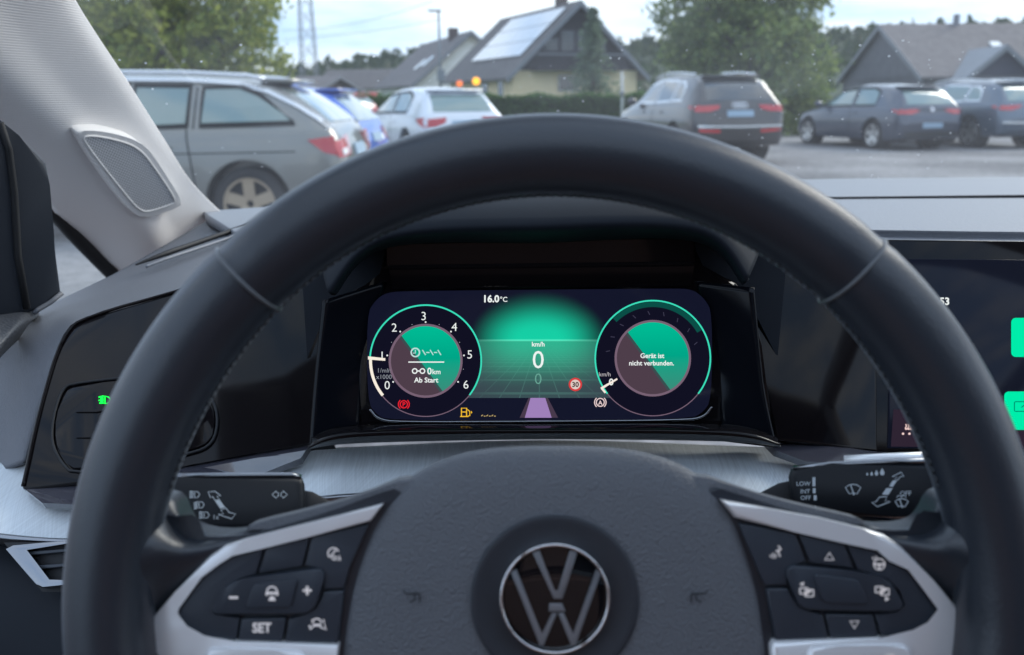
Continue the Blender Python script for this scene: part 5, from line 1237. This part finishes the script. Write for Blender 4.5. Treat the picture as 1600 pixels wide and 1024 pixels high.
win_h = [[(.95, .99), (1.72, .98), (1.78, 1.36), (1.25, 1.37), (1.0, 1.28)], [(1.82, .98), (2.95, .96), (2.45, 1.30), (1.88, 1.36)]]
bg_h = [(-.60, 1.0), (.60, 1.0), (.54, 1.31), (-.54, 1.31)]
win_w = [[(.46, 1.045), (1.30, 1.03), (1.30, 1.36), (.98, 1.37), (.80, 1.30)], [(1.42, 1.03), (1.92, 1.015), (1.92, 1.385), (1.42, 1.375)], [(1.98, 1.015), (2.62, 1.005), (2.62, 1.385), (1.98, 1.39)], [(2.70, 1.0), (3.45, .98), (3.0, 1.28), (2.70, 1.37)]]
bg_w = [(-.62, 1.05), (.62, 1.05), (.55, 1.34), (-.55, 1.34)]
win_s = [[(.75, 1.16), (1.22, 1.15), (1.22, 1.50), (1.0, 1.50), (.85, 1.40)], [(1.28, 1.14), (2.0, 1.12), (2.05, 1.54), (1.28, 1.52)], [(2.1, 1.12), (3.15, 1.10), (2.68, 1.46), (2.14, 1.54)]]
bg_s = [(-.64, 1.15), (.64, 1.15), (.57, 1.50), (-.57, 1.50)]
t, cf, A_ = car('wagon', 'silver grey estate car seen from the side, nearest on the left', (rear_at(560, 9.0)[0], 9.05, 0), R(-90), P_grey, rimm=M_bronze, wheel_r=.335, axles=(.90, 3.72), rails=M_rail, cladding=True, win=win_w, backglass=bg_w,
    lights=[([(.42, .93), (.84, .88), (.82, .74), (.55, .76)], M_red), ([(.66, .82), (.78, .81), (.78, .76), (.66, .77)], M_lampw)], pillar_seams=((1.36, 1.42, .45, 1.0), (2.65, 2.66, .3, 1.0), (1.36, 1.36, 1.0, 1.37)))
for s_ in (-1, 1): cf('roof_highlight', sh_stroke([(3.3, 1.31), (2.9, 1.415), (2.2, 1.44), (1.5, 1.43), (1.0, 1.395), (.72, 1.32), (.45, 1.19), (.25, 1.07), (.15, 1.0)], .032), 'side', s_, .012, M_rail)  # bright strip laid on as the highlight along the roof edge
for s_ in (-1, 1): cf('crease_shade', sh_stroke([(.45, .80), (1.6, .79), (3.3, .77)], .012), 'side', s_, .004, M_line)  # no relief here: the crease's shade is a dark strip
car('hatch', 'bright blue car mostly hidden behind the silver estate', (rear_at(588, 12.2)[0], 12.3, 0), R(-86), P_blue, win=win_h, backglass=bg_h, lights=[([(.45, .90), (.82, .86), (.80, .70), (.60, .72)], M_red)], sz=.98)
car('hatch', 'white hatchback seen from behind with red tail lamps', rear_at(727, 17.3), R(-26), P_white, win=win_h, backglass=bg_h, lights=[([(.36, .90), (.84, .86), (.82, .72), (.60, .73), (.40, .80)], M_red)], glass=M_glass, pillar_seams=((1.8, 1.82, .3, .97),))
t, cf, A_ = car('suv', 'dark grey-brown off-roader with red tail lamps beside the big tree', rear_at(1160, 16.8), R(-12), P_brown, win=win_s, backglass=bg_s, wheel_r=.36, axles=(.93, 3.74), rails=M_rail, glass=M_dkglass, cladding=True,
    lights=[([(.38, 1.075), (.86, 1.055), (.86, .955), (.60, .955), (.42, 1.0)], M_red), ([(.40, .64), (.80, .66), (.80, .60), (.40, .58)], M_red)], chrome=True, pillar_seams=((2.06, 2.08, .35, 1.1),))
cf('chrome_strip', sh_stroke([(-.82, .70), (0, .69), (.82, .70)], .035), 'rear', 1, .02, M_rail)
cf('emblem', join(*[sh_ring(-.105+k*.07, 1.065, .045, .014, 0, 360, 20) for k in range(4)]), 'rear', 1, .018, M_rail, step=.5)
t, cf, A_ = car('hatch', 'dark navy hatchback with full-width red light bar', rear_at(1462, 20.5), R(-15), P_navy, win=win_h, backglass=bg_h, wheel_r=.33, lights=[([(.30, .915), (.83, .885), (.83, .80), (.55, .79), (.34, .85)], M_red)], pillar_seams=((1.8, 1.82, .3, .97),), plate=.55)
cf('light_bar', sh_poly([(-.40, .905), (.40, .905), (.40, .875), (-.40, .875)]), 'rear', 1, .015, M_cladd); cf('badge', sh_disc(0, .89, .05, 16), 'rear', 1, .022, M_lampw, step=.5)
t, cf, A_ = car('suv', 'steel blue estate with bright window trim at the right edge', rear_at(1622, 20.6), R(-14), P_blue2, win=win_s, backglass=bg_s, wheel_r=.35, axles=(.95, 3.7), rails=M_rail, lights=[([(.34, 1.06), (.86, 1.04), (.86, .94), (.60, .93), (.36, 1.0)], M_red)], chrome=True, sz=.92)
cf('chrome_strip', sh_stroke([(-.82, .60), (0, .58), (.82, .60)], .04), 'rear', 1, .02, M_rail)
car('hatch', 'small red car far off between the blue and white cars', rear_at(575, 44), R(-60), P_redc, win=win_h, backglass=bg_h, lights=[([(.45, .90), (.82, .86), (.80, .70), (.60, .72)], M_red)], plate=False)
